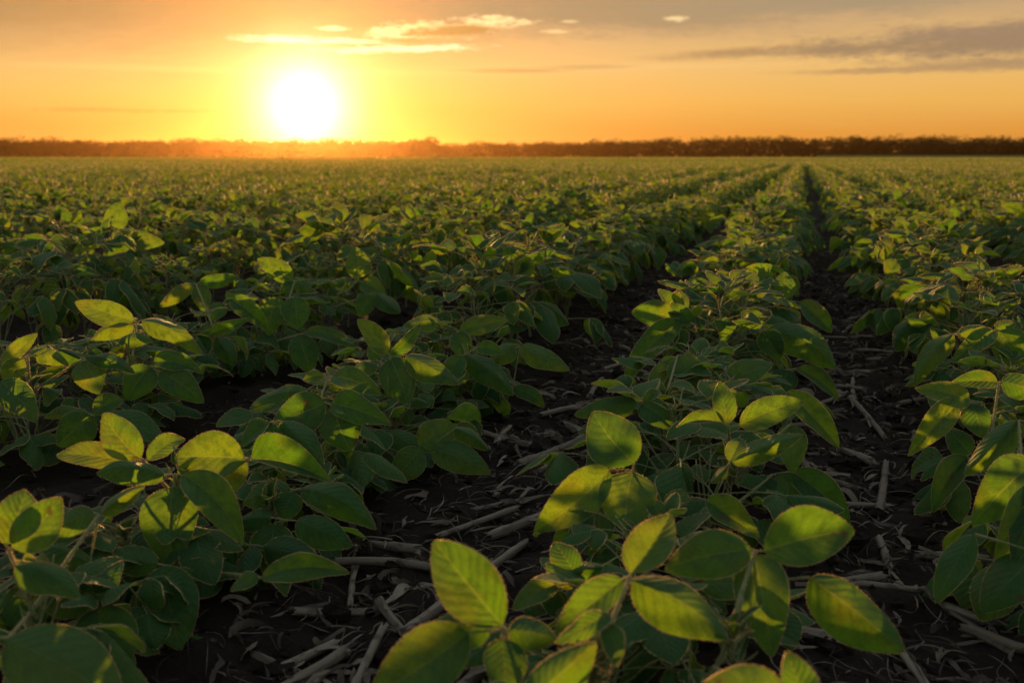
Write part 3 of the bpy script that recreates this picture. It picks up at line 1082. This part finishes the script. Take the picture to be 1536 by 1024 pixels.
# beyond 150 m: coarse canopy tufts over an even bed
M = 60000
dd = np.sqrt(RNG.uniform(150 ** 2, 560 ** 2, M))
aa = RNG.uniform(-HALF, HALF, M) - YAW
P2 = np.stack([dd * np.sin(aa), dd * np.cos(aa)], -1)
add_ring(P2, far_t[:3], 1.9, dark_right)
# canopy bed that fills between the tufts
b0 = np.array([(r * math.sin(a - YAW), r * math.cos(a - YAW), .13 + .0 * r) for r in (60, 100, 160, 260, 420, 640) for a in np.linspace(-HALF, HALF, 25)])
bi = np.arange(len(b0)).reshape(6, 25)
big.add(b0, q=np.stack([bi[:-1, :-1], bi[:-1, 1:], bi[1:, 1:], bi[1:, :-1]], -1).reshape(-1, 4), tone=.25)
tag(put('soybean_field', big.mesh('soybean_field', [LEAF_FAR, FUZZ])), 'rows of soybean plants blurring together across the field towards the wood', 'crop', kind='stuff')

# ------------------------------------------------------------------ woodland on the horizon
def crown(mb, c, rx, rz, n, sz):
    """ragged crown of leaf clumps spread through its volume"""
    lobes = [(np.clip(RNG.normal(size=3), -1.1, 1.1) * [rx * .42, rx * .42, rz * .30], RNG.uniform(.42, .62)) for _ in range(7)]
    for _ in range(n):
        lo, lr = lobes[RNG.integers(7)]
        d = RNG.normal(size=3)
        d /= np.linalg.norm(d)
        p = c + lo + d * np.array([rx, rx, rz]) * lr * RNG.uniform(.6, 1.0)
        if p[2] < 0.3:
            continue
        a, b = norm(RNG.normal(size=3)), norm(RNG.normal(size=3))
        s1, s2 = sz * RNG.uniform(.5, 1.0), sz * RNG.uniform(.4, .8)
        mb.add([p - a * s1, p + b * s2 * .6, p + a * s1, p - b * s2], q=[[0, 1, 2, 3]], tone=RNG.random())


def horizon_pt(u, dist):
    d = ray(u, 236)
    d = d / math.hypot(d[0], d[1])
    return np.array([d[0] * dist, d[1] * dist, 0.0])


def wood(name, label, u0, u1, prof, dist, deep):
    mb = MB()
    u = u0
    while u < u1:
        for kdeep in range(deep):
            dd_ = dist * (1 + .05 * kdeep) + RNG.uniform(-8, 8)
            p = horizon_pt(u + RNG.uniform(-5, 5), dd_)
            hpx = np.interp(u, [q[0] for q in prof], [q[1] for q in prof])
            h = hpx / FPX * dd_ * RNG.uniform(.93, 1.08) * (.84 + .34 * float(vnoise(np.array(u * .021 + dist), np.array(3.3 + kdeep * 9))))
            rx = RNG.uniform(5.0, 9.0)
            crown(mb, p + [0, 0, h * .58], rx, h * .44, 330, .72)
            # understorey down to the ground
            crown(mb, p + [RNG.uniform(-3, 3), RNG.uniform(-3, 0), h * .22], rx * 1.25, h * .36, 150, 1.0)
        u += RNG.uniform(9, 16)
    tag(put(name, mb.mesh(name, [TREE], smooth=False)), label, 'wood', kind='stuff')


wood('distant_woodland', 'dark wood along the left horizon under the setting sun', -140, 652,
     [(-140, 27), (0, 26), (40, 27), (100, 28), (155, 23), (200, 28), (300, 29), (420, 27), (500, 28), (600, 26)], 560, 3)
wood('distant_woodland', 'long low wood along the right horizon away from the sun', 640, 1700,
     [(655, 22), (760, 24), (900, 28), (960, 28), (1080, 31), (1150, 32), (1300, 29), (1350, 32), (1430, 29), (1700, 30)], 640, 3)


# a pale strip of grass rising in front of the right-hand wood
md = MB()
mu = np.linspace(1225, 1620, 24)
mp = np.concatenate([np.array([horizon_pt(u_, d_) + [0, 0, z_] for u_ in mu]) for d_, z_ in ((470, .1), (540, .75), (600, 1.7), (625, 1.9))])
mi = np.arange(len(mp)).reshape(4, 24)
md.add(mp, q=np.stack([mi[:-1, :-1], mi[:-1, 1:], mi[1:, 1:], mi[1:, :-1]], -1).reshape(-1, 4))
gm, gnt, gout = mat('meadow_grass')
gx_ = N(gnt)
gd_ = gx_.node('ShaderNodeBsdfDiffuse')
gx_.link(gx_.mix(gx_.noise(None, 3, 4), (.07, .10, .03), (.12, .14, .045)), gd_.inputs[0])
gx_.link(gd_.outputs[0], gout.inputs[0])
tag(put('meadow', md.mesh('meadow', [gm])), kind='structure')


def lone_tree(u, dist, hpx, wpx, label):
    p = horizon_pt(u, dist)
    h = hpx / FPX * dist
    rx = wpx / FPX * dist / 2
    root = bpy.data.objects.new('distant_tree', None)
    COL.objects.link(root)
    root.location = p
    tag(root, label, 'tree')
    tr = MB()
    tube(tr, [(0, 0, -.3), (.1, 0, h * .3), (0, .1, h * .55), (.2, 0, h * .8)], [.45, .34, .22, .08], n=7)
    for i in range(7):
        a = i * 2.4
        z = h * (.32 + .06 * i)
        e = np.array([math.cos(a) * rx * .7, math.sin(a) * rx * .7, z + h * .18])
        tube(tr, curve3([0, 0, z], e * .5 + np.array([0, 0, z * .55]), e, 5), [.16, .13, .1, .07, .03], n=5)
    put('trunk', tr.mesh('trunk', [BARK]), root)
    cr = MB()
    crown(cr, np.array([0, 0, h * .60]), rx * 1.2, h * .42, 700, .9)
    put('crown', cr.mesh('crown', [TREE], smooth=False), root)


lone_tree(634, 545, 34, 40, 'round-topped tree standing at the right end of the left wood, beside the gap')
lone_tree(612, 552, 26, 30, 'lower tree just left of the round-topped tree at the end of the left wood')

# ------------------------------------------------------------------ corn stalks and litter on the soil
def stalk_mesh(L, r, seed):
    random.seed(seed)
    mb = MB()
    n = max(8, int(L / .012))
    t = np.linspace(0, 1, n)
    bow = random.uniform(-.03, .03) * L
    pts = np.stack([(t - .5) * L, bow * 4 * t * (1 - t), .25 * bow * np.sin(3 * t)], -1)
    rad = r * (1 - .15 * t)
    joint = random.uniform(.09, .14)
    s0 = random.uniform(0, joint)
    for i in range(n):
        dj = ((t[i] * L + s0) % joint)
        dj = min(dj, joint - dj)
        rad[i] *= 1 + .22 * math.exp(-(dj / .007) ** 2) - .05 * random.random()
    m = 14
    rings = []
    gro = np.array([1 - .10 * (j % 2) - .10 * random.random() for j in range(m)])
    gro[0:3] *= .72                                # a flattened, split side
    for i in range(n):
        th = np.arange(m) / m * 2 * np.pi + .25 * t[i]
        rr = rad[i] * gro * (1 + RNG.normal(0, .03, m))
        rings.append(np.stack([np.full(m, pts[i, 0]) + (RNG.normal(0, .006, m) if i in (0, n - 1) else 0),
                               pts[i, 1] + np.cos(th) * rr, pts[i, 2] + np.sin(th) * rr * .88], -1))
    V = np.concatenate(rings)
    idx = np.arange(n * m).reshape(n, m)
    q = np.stack([idx[:-1], np.roll(idx[:-1], -1, 1), np.roll(idx[1:], -1, 1), idx[1:]], -1).reshape(-1, 4)
    uv = np.stack([np.repeat(t * L * 8, m), np.tile(np.arange(m) / m, n)], -1)
    tn = random.uniform(.3, .95)
    mb.add(V, q=q, uv=uv, tone=tn)
    # frayed sheath strips
    for _ in range(3):
        a = random.uniform(0, 6.28)
        x0 = random.uniform(-.5, .3) * L
        l = random.uniform(.03, .09)
        k = 6
        ts = np.linspace(0, 1, k)
        c_ = np.stack([x0 + ts * l, np.cos(a + ts) * r * (1.03 + ts * random.uniform(0, .6)), np.sin(a + ts) * r * (1.0 + ts * random.uniform(0, .6))], -1)
        w = np.array([0, math.cos(a + 1.57), math.sin(a + 1.57)]) * .003
        V = np.stack([c_ - w, c_ + w], 1).reshape(-1, 3)
        ii = np.arange(k * 2).reshape(k, 2)
        mb.add(V, q=np.stack([ii[:-1, 0], ii[1:, 0], ii[1:, 1], ii[:-1, 1]], -1), tone=tn, uv=np.stack([np.repeat(ts, 2), np.tile([0, .3], k)], -1))
    for end, ring in ((-1, 0), (1, n - 1)):       # pith closing the ends
        cen = V * 0
        e = rings[ring]
        cc = e.mean(0) - np.array([end * .004, 0, 0])
        vv = np.concatenate([e, cc[None]])
        mb.add(vv, t=[[j, (j + 1) % m, m] if end < 0 else [(j + 1) % m, j, m] for j in range(m)], tone=.9)
    return mb.mesh('corn_stalk', [STALK])


STALKS = [(612, 940, 786, 806, 21, 'long weathered corn stalk lying behind the tall cupped leaf at the bottom'),
          (672, 1030, 742, 966, 27, 'grey corn stalk piece cut by the bottom edge beside the hanging leaf'),
          (780, 682, 898, 640, 15, 'dark corn stalk lying across the left gap beside the wide veined leaf'),
          (735, 786, 830, 772, 20, 'short dark corn stalk behind the top of the long weathered stalk'),
          (886, 588, 918, 548, 11, 'pale bleached corn stalk standing out where the left gap narrows'),
          (905, 545, 990, 520, 8, 'thin corn stalk lying where the left gap closes into the rows'),
          (1318, 754, 1329, 678, 16, 'upright-pointing grey corn stalk in the middle of the right gap'),
          (1276, 588, 1328, 642, 11, 'light diagonal corn stalk near the narrow end of the right gap'),
          (1283, 590, 1280, 560, 9, 'short pale corn stalk at the narrow end of the right gap'),
          (1319, 792, 1334, 834, 15, 'short split corn stalk below the upright-pointing one in the right gap'),
          (1285, 862, 1478, 874, 15, 'horizontal dark corn stalk across the right gap below the drooping leaves'),
          (1448, 920, 1548, 972, 24, 'thick corn stalk in the lower right corner cut by the right edge'),
          (1318, 912, 1402, 1010, 19, 'frayed corn stalk sloping down in the lower right part of the right gap'),
          (524, 888, 534, 800, 12, 'upright stub of pale corn stalk beside the drooping leaves at lower left'),
          (410, 985, 500, 938, 22, 'flattened dark corn stalk at the bottom left beneath the soybean leaves'),
          (468, 1010, 530, 935, 17, 'grey corn stalk second of three side by side at the bottom left'),
          (520, 1030, 576, 932, 18, 'grey corn stalk right of three side by side at the bottom left'),
          (566, 876, 604, 940, 18, 'short corn stalk lying across the litter left of the long weathered stalk'),
          (1200, 705, 1290, 718, 14, 'crushed corn stalk half buried right of the middle row'),
          (745, 660, 765, 630, 9, 'small corn stalk chip against the row left of the gap'),
          (880, 905, 960, 850, 16, 'corn stalk glimpsed under the nearest plant at the bottom centre'),
          (1380, 1005, 1480, 1030, 22, 'corn stalk cut by the bottom edge at lower right')]
for i, (u0, v0, u1, v1, wpx, lab) in enumerate(STALKS):
    a, d0 = at_z(u0, v0, .016)
    b, d1 = at_z(u1, v1, .016)
    L = float(np.linalg.norm(b - a))
    L = min(L, .42)
    r = wpx * (d0 + d1) / 2 / FPX / 2
    o = put('corn_stalk', stalk_mesh(L, r, 400 + i))
    c = (a + b) / 2
    za = float(ground_h(np.array(a[0]), np.array(a[1])))
    zb = float(ground_h(np.array(b[0]), np.array(b[1])))
    zc = float(ground_h(np.array(c[0]), np.array(c[1])))
    o.location = (c[0], c[1], max(zc, (za + zb) / 2) + r * .75)
    o.rotation_euler = (random.uniform(0, 6.28), -math.atan2(zb - za, L), math.atan2(b[1] - a[1], b[0] - a[0]))
    o.rotation_mode = 'XYZ'
    tag(o, lab, 'corn stalk', 'old corn stalks on the soil')

random.seed(31)
pieces = [stalk_mesh(random.uniform(.06, .22), random.uniform(.007, .0125), 900 + q) for q in range(10)]
for i in range(50):
    gap = 0 if i % 2 else -1
    yy = .85 + 3.6 * (i / 50) ** 1.3 + random.uniform(-.1, .1)
    xx = ROW0 + PITCHX * (gap + .5) + random.gauss(0, .10)
    if not seen(xx, yy, 0, 0, 0):
        continue
    o = put('corn_stalk', random.choice(pieces), loc=(xx, yy, float(ground_h(np.array(xx), np.array(yy))) + .008))
    o.rotation_euler = (random.uniform(0, 6.28), random.gauss(0, .12), random.uniform(0, 6.28))
    w_ = 'right' if gap == 0 else 'left'
    tag(o, f'short broken bit of corn stalk among the litter of the {w_} gap', 'corn stalk', f'short stalk bits in the {w_} gap')
random.seed(78)
cl = MB()
for i in range(2600):
    yy = .5 + 6 * random.random() ** 1.8
    xx = ROW0 + PITCHX * (random.choice((-2, -1, -1, 0, 0, 1)) + .5) + random.gauss(0, .17)
    r = random.uniform(.003, .010) if random.random() < .85 else random.uniform(.010, .022)
    nr, nc = 4, 7
    th = np.linspace(.25, np.pi - .25, nr)[:, None]
    ph = (np.arange(nc) / nc * 2 * np.pi)[None, :]
    rr = r * RNG.uniform(.65, 1.25, (nr, nc))
    V = np.stack([xx + rr * np.sin(th) * np.cos(ph) * 1.2, yy + rr * np.sin(th) * np.sin(ph), np.broadcast_to(float(ground_h(np.array(xx), np.array(yy))) + .25 * r + rr * np.cos(th) * .8, (nr, nc))], -1).reshape(-1, 3)
    ii = np.arange(nr * nc).reshape(nr, nc)
    q = np.stack([ii[:-1], ii[1:], np.roll(ii[1:], -1, 1), np.roll(ii[:-1], -1, 1)], -1).reshape(-1, 4)
    t = [[0, j, j + 1] for j in range(1, nc - 1)]
    cl.add(V, q=q, t=t)
tag(put('soil_clods', cl.mesh('soil_clods', [SOIL], smooth=False)), 'small dark crumbs and clods of earth strewn over the bare soil', 'soil', kind='stuff')
random.seed(77)
lit = MB()
for i in range(15000):
    # litter gathers between the rows and thins out with distance
    yy = .45 + 11 * random.random() ** 2.0
    gap = random.choice((-2, -1, -1, -1, 0, 0, 0, 1, -3))
    xx = ROW0 + PITCHX * (gap + .5) + random.gauss(0, .15)
    kind_ = random.random()
    if kind_ < .62:
        L, w = random.uniform(.015, .10), random.uniform(.0005, .0018)
    elif kind_ < .90:
        L, w = random.uniform(.015, .07), random.uniform(.0015, .0045)
    else:
        L, w = random.uniform(.02, .09), random.uniform(.0035, .009)
    k = 7
    h = random.uniform(0, 6.28)
    cv = random.gauss(0, .8)
    ts = np.linspace(0, 1, k)
    ang = h + cv * ts + .4 * np.sin(ts * 5 + random.random() * 6)
    st = L / (k - 1)
    px = xx + np.cumsum(np.cos(ang)) * st
    py = yy + np.cumsum(np.sin(ang)) * st
    pz = ground_h(px, py) + .003 + np.sin(ts * math.pi) * random.uniform(0, .16) * L + random.uniform(0, .006)
    tw = random.uniform(-1, 1) + ts * random.uniform(-2, 2)
    nx, ny = -np.sin(ang) * np.cos(tw), np.cos(ang) * np.cos(tw)
    nz = np.abs(np.sin(tw))
    ww = w * RNG.uniform(.45, 1.15, k) * np.clip(np.minimum(ts, 1 - ts) * 5 + .15, 0, 1)
    c_ = np.stack([px, py, pz], -1)
    off = np.stack([nx, ny, nz], -1) * ww[:, None]
    V = np.stack([c_ - off, c_ + off], 1).reshape(-1, 3)
    ii = np.arange(k * 2).reshape(k, 2)
    lit.add(V, q=np.stack([ii[:-1, 0], ii[1:, 0], ii[1:, 1], ii[:-1, 1]], -1),
            tone=random.random() ** 1.7, uv=np.stack([np.repeat(ts, 2), np.tile([random.random(), random.random() + .3], k)], -1))
tag(put('crop_litter', lit.mesh('crop_litter', [STRAW])), 'dry grey shreds of old corn leaf scattered over the bare soil', 'litter', kind='stuff')

# ------------------------------------------------------------------ sun and sky
sun = bpy.data.lights.new('sun', 'SUN')
sun.energy = 5.0
sun.angle = R(0.53)
sun.color = (1.0, 0.55, 0.18)
so = bpy.data.objects.new('sun', sun)
sd = Vector((math.sin(R(SUN_AZ)) * math.cos(R(SUN_EL)), math.cos(R(SUN_AZ)) * math.cos(R(SUN_EL)), math.sin(R(SUN_EL))))
so.rotation_euler = sd.to_track_quat('Z', 'Y').to_euler()
so.location = sd * 50
COL.objects.link(so)

w = bpy.data.worlds.new('World')
S.world = w
w.use_nodes = True
nt = w.node_tree
nt.nodes.clear()
x = N(nt)
out = x.node('ShaderNodeOutputWorld')
dirv = x.node('ShaderNodeTexCoord').outputs['Generated']
dx, dy, dz = x.sep(dirv)
DEG = 180 / math.pi
az = x.mul(x.m('ARCTAN2', dx, dy), DEG)
el = x.mul(x.m('ARCSINE', dz), DEG)
sky = x.node('ShaderNodeTexSky')
sky.sky_type = 'NISHITA'
sky.sun_disc = False
sky.sun_elevation = R(SUN_EL)
sky.sun_rotation = R(SUN_AZ)
sky.altitude = 200
sky.dust_density = 3.0
gd = Vector((math.sin(R(SUN_AZ)) * math.cos(R(SEEN_EL)), math.cos(R(SUN_AZ)) * math.cos(R(SEEN_EL)), math.sin(R(SEEN_EL))))
dot = x.add(x.add(x.mul(dx, gd.x), x.mul(dy, gd.y)), x.mul(dz, gd.z))
theta = x.mul(x.m('ARCCOSINE', x.m('MINIMUM', dot, 1.0)), DEG)
base = x.ramp(x.m('DIVIDE', x.m('MAXIMUM', el, 0.0), 40.0, clamp=True), [
    (0.0, (.56, .222, .048)), (.030, (.64, .265, .040)), (.075, (.72, .380, .080)), (.12, (.70, .425, .140)),
    (.18, (.50, .320, .155)), (.24, (.36, .265, .17)), (.40, (.33, .31, .285)), (.7, (.32, .355, .375)), (1.0, (.30, .345, .38))])
# dimmer and cooler away from the sun
away = x.sstep(theta, 45, 140)
base = x.mix(x.mul(away, .85), base, (.205, .26, .295))
# streaky thin cloud all over
vst = x.comb(x.mul(az, .05), x.mul(el, .42), 0)
n1 = x.noise(vst, 1.0, 5, .55)
n2 = x.noise(x.comb(x.mul(az, .16), x.mul(el, .9), 3.3), 1.0, 5, .6)
nfine = x.noise(x.comb(x.mul(az, .55), x.mul(el, 2.6), 9.1), 1.0, 4, .6)
nvf = x.noise(x.comb(x.mul(az, 1.5), x.mul(el, 4.2), 17.0), 1.0, 5, .65)
base = x.mix(x.mul(x.sstep(n1, .40, .72), .22), base, (.70, .42, .13))
# glow round the sun
g1 = x.m('EXPONENT', x.mul(theta, -1 / 10.0))
base = x.mix(1.0, base, x.mix(g1, (0, 0, 0), (.36, .085, .012)), 'ADD')
lift = x.sstep(el, 16, 4)


def blob(cu, cv, ru, rv, col, strength, edge=(1.15, .45), amp=.9, fine=.0, tilt=0.0):
    global base
    col = tuple(q_ * .80 for q_ in col)
    a0, e0 = azel(cu, cv)
    a1, _ = azel(cu + ru, cv)
    _, e1 = azel(cu, cv - rv)
    qa = x.m('DIVIDE', x.sub(az, a0), abs(a1 - a0))
    ee = x.sub(el, e0)
    if tilt:
        ee = x.sub(ee, x.mul(x.sub(az, a0), tilt))
    qe = x.m('DIVIDE', ee, abs(e1 - e0))
    q = x.m('SQRT', x.add(x.mul(qa, qa), x.mul(qe, qe)))
    q = x.add(q, x.mul(x.sub(n2, .5), amp * 2))
    if fine:
        q = x.add(q, x.mul(x.sub(nfine, .5), fine * 1.2))
        q = x.add(q, x.mul(x.sub(nvf, .5), fine * 1.6))
    mk = x.mul(x.sstep(q, edge[0], edge[1]), strength)
    base = x.mix(mk, base, col)


GREY = (.46, .315, .165)
blob(60, -90, 800, 185, (.46, .245, .080), .88, (1.35, .45), .22, .08)
blob(560, -60, 420, 120, (.58, .300, .085), .65, (1.35, .4), .25, .1)
blob(930, -2, 440, 58, (.43, .290, .150), .92, (1.35, .35), .6, .35)
blob(1260, -10, 400, 36, (.43, .315, .185), .85, (1.35, .3), .6, .4)
blob(1500, 62, 310, 32, (.36, .235, .140), .95, (1.35, .3), .7, .75, tilt=.02)
blob(1440, 52, 160, 9, (.38, .25, .15), .6, (1.4, .2), .6, .5, tilt=.03)
blob(1110, 80, 140, 9, (.50, .29, .125), .85, (1.4, .2), .6, .5, tilt=.03)
blob(1290, 74, 200, 13, (.38, .245, .130), .92, (1.4, .25), .7, .7, tilt=.02)
blob(1480, 97, 170, 10, (.43, .27, .145), .85, (1.4, .2), .6, .45)
blob(1330, 106, 170, 4.5, (.52, .31, .14), .65, (1.4, .2), .5, .5)
blob(765, 107, 80, 4, (.58, .31, .10), .75, (1.4, .2), .5, .5)
blob(882, 101, 66, 3.6, (.58, .32, .11), .75, (1.4, .2), .5, .5)
blob(400, 107, 440, 6, (1.02, .64, .20), .7, (1.3, .1), .4, .3)
blob(1010, 100, 300, 5, (.98, .62, .26), .3, (1.4, .1), .6, .5)
blob(440, 60, 84, 6, (1.55, 1.20, .68), 1.0, (1.35, .1), .7, 1.2)
blob(520, 62, 95, 4.5, (1.5, 1.12, .58), .95, (1.35, .1), .7, 1.2)
blob(500, 43, 26, 4, (1.45, 1.08, .56), .9, (1.15, .4), .4, .8)
blob(590, 74, 120, 5.5, (1.55, 1.20, .66), 1.00, (1.35, .1), .7, 1.2, tilt=.03)
blob(585, 50, 40, 9, (1.4, 1.0, .45), .9, (1.25, .2), .8, 1.7)
blob(640, 46, 66, 12, (1.4, .98, .42), .9, (1.25, .2), .9, 1.9)
blob(735, 36, 64, 10, (1.35, .95, .42), .9, (1.25, .2), .8, 1.7)
blob(690, 46, 72, 9, (.52, .26, .065), .95, (1.2, .4), .8, 1.4, tilt=.05)
blob(600, 62, 44, 4, (.66, .33, .08), .75, (1.15, .4), .8, 1.3)
blob(832, 48, 24, 4, (1.1, .76, .34), .7, (1.2, .3), .6, 1.3)
blob(790, 36, 16, 3.5, (1.1, .76, .34), .6, (1.2, .3), .6, 1.3)
blob(855, 33, 12, 3, (1.1, .76, .34), .6, (1.2, .3), .6, 1.3)
blob(1013, 28, 18, 5, (1.12, .80, .38), .8, (1.2, .3), .5, 1.2)
blob(190, 166, 190, 3.6, (.68, .31, .065), .6, (1.2, .3), .8, 1.4)
# blown-out core of the sun and its aureole
base = x.mix(1.0, base, x.mix(x.m('EXPONENT', x.mul(x.m('POWER', x.m('DIVIDE', theta, 1.95), 1.6), -1.0)), (0, 0, 0), (1.2, 1.05, 1.45)), 'ADD')
base = x.mix(1.0, base, x.mix(x.m('EXPONENT', x.mul(x.m('POWER', x.m('DIVIDE', theta, 3.6), 1.6), -1.0)), (0, 0, 0), (.26, .10, .045)), 'ADD')
bg1 = x.node('ShaderNodeBackground')
x.link(sky.outputs[0], bg1.inputs[0])
bg1.inputs[1].default_value = 0.05
bg2 = x.node('ShaderNodeBackground')
x.link(base, bg2.inputs[0])
bg2.inputs[1].default_value = 1.0
# the cloud veil hides nearly all of the clear sky behind it
sh = x.node('ShaderNodeMixShader')
sh.inputs[0].default_value = 0.93
x.link(bg1.outputs[0], sh.inputs[1])
x.link(bg2.outputs[0], sh.inputs[2])
x.link(sh.outputs[0], out.inputs[0])

# ------------------------------------------------------------------ evening haze over the field
HAZE = True
if HAZE:
    hm = bpy.data.materials.new('haze')
    hm.use_nodes = True
    hn = hm.node_tree
    hn.nodes.clear()
    ho = hn.nodes.new('ShaderNodeOutputMaterial')
    pv = hn.nodes.new('ShaderNodeVolumePrincipled')
    pv.inputs['Color'].default_value = (1.0, 0.52, 0.18, 1)
    pv.inputs['Density'].default_value = 0.00007
    pv.inputs['Anisotropy'].default_value = 0.90
    hn.links.new(pv.outputs[0], ho.inputs['Volume'])
    hb = MB()
    X0, X1, Y0, Y1, Z0, Z1 = -1520, 1520, -80, 1520, -1.2, 22
    V = [(a, b, c) for c in (Z0, Z1) for b in (Y0, Y1) for a in (X0, X1)]
    hb.add(V, q=[[0, 2, 3, 1], [4, 5, 7, 6], [0, 1, 5, 4], [2, 6, 7, 3], [0, 4, 6, 2], [1, 3, 7, 5]])
    tag(put('haze', hb.mesh('haze', [hm], smooth=False)), 'thin golden evening haze lying over the field and the far woods', 'haze', kind='stuff')

# ------------------------------------------------------------------ render settings
S.render.engine = 'CYCLES'
S.view_settings.view_transform = 'Standard'
S.view_settings.look = 'None'
S.view_settings.exposure = 0.3
S.view_settings.gamma = 1
c = S.cycles
c.max_bounces = 7
c.diffuse_bounces = 3
c.glossy_bounces = 2
c.transmission_bounces = 5
c.transparent_max_bounces = 6
c.volume_bounces = 0
c.use_denoising = True
c.caustics_reflective = False
c.caustics_refractive = False
c.sample_clamp_indirect = 4
try:
    c.denoiser = 'OPENIMAGEDENOISE'
except Exception:
    pass
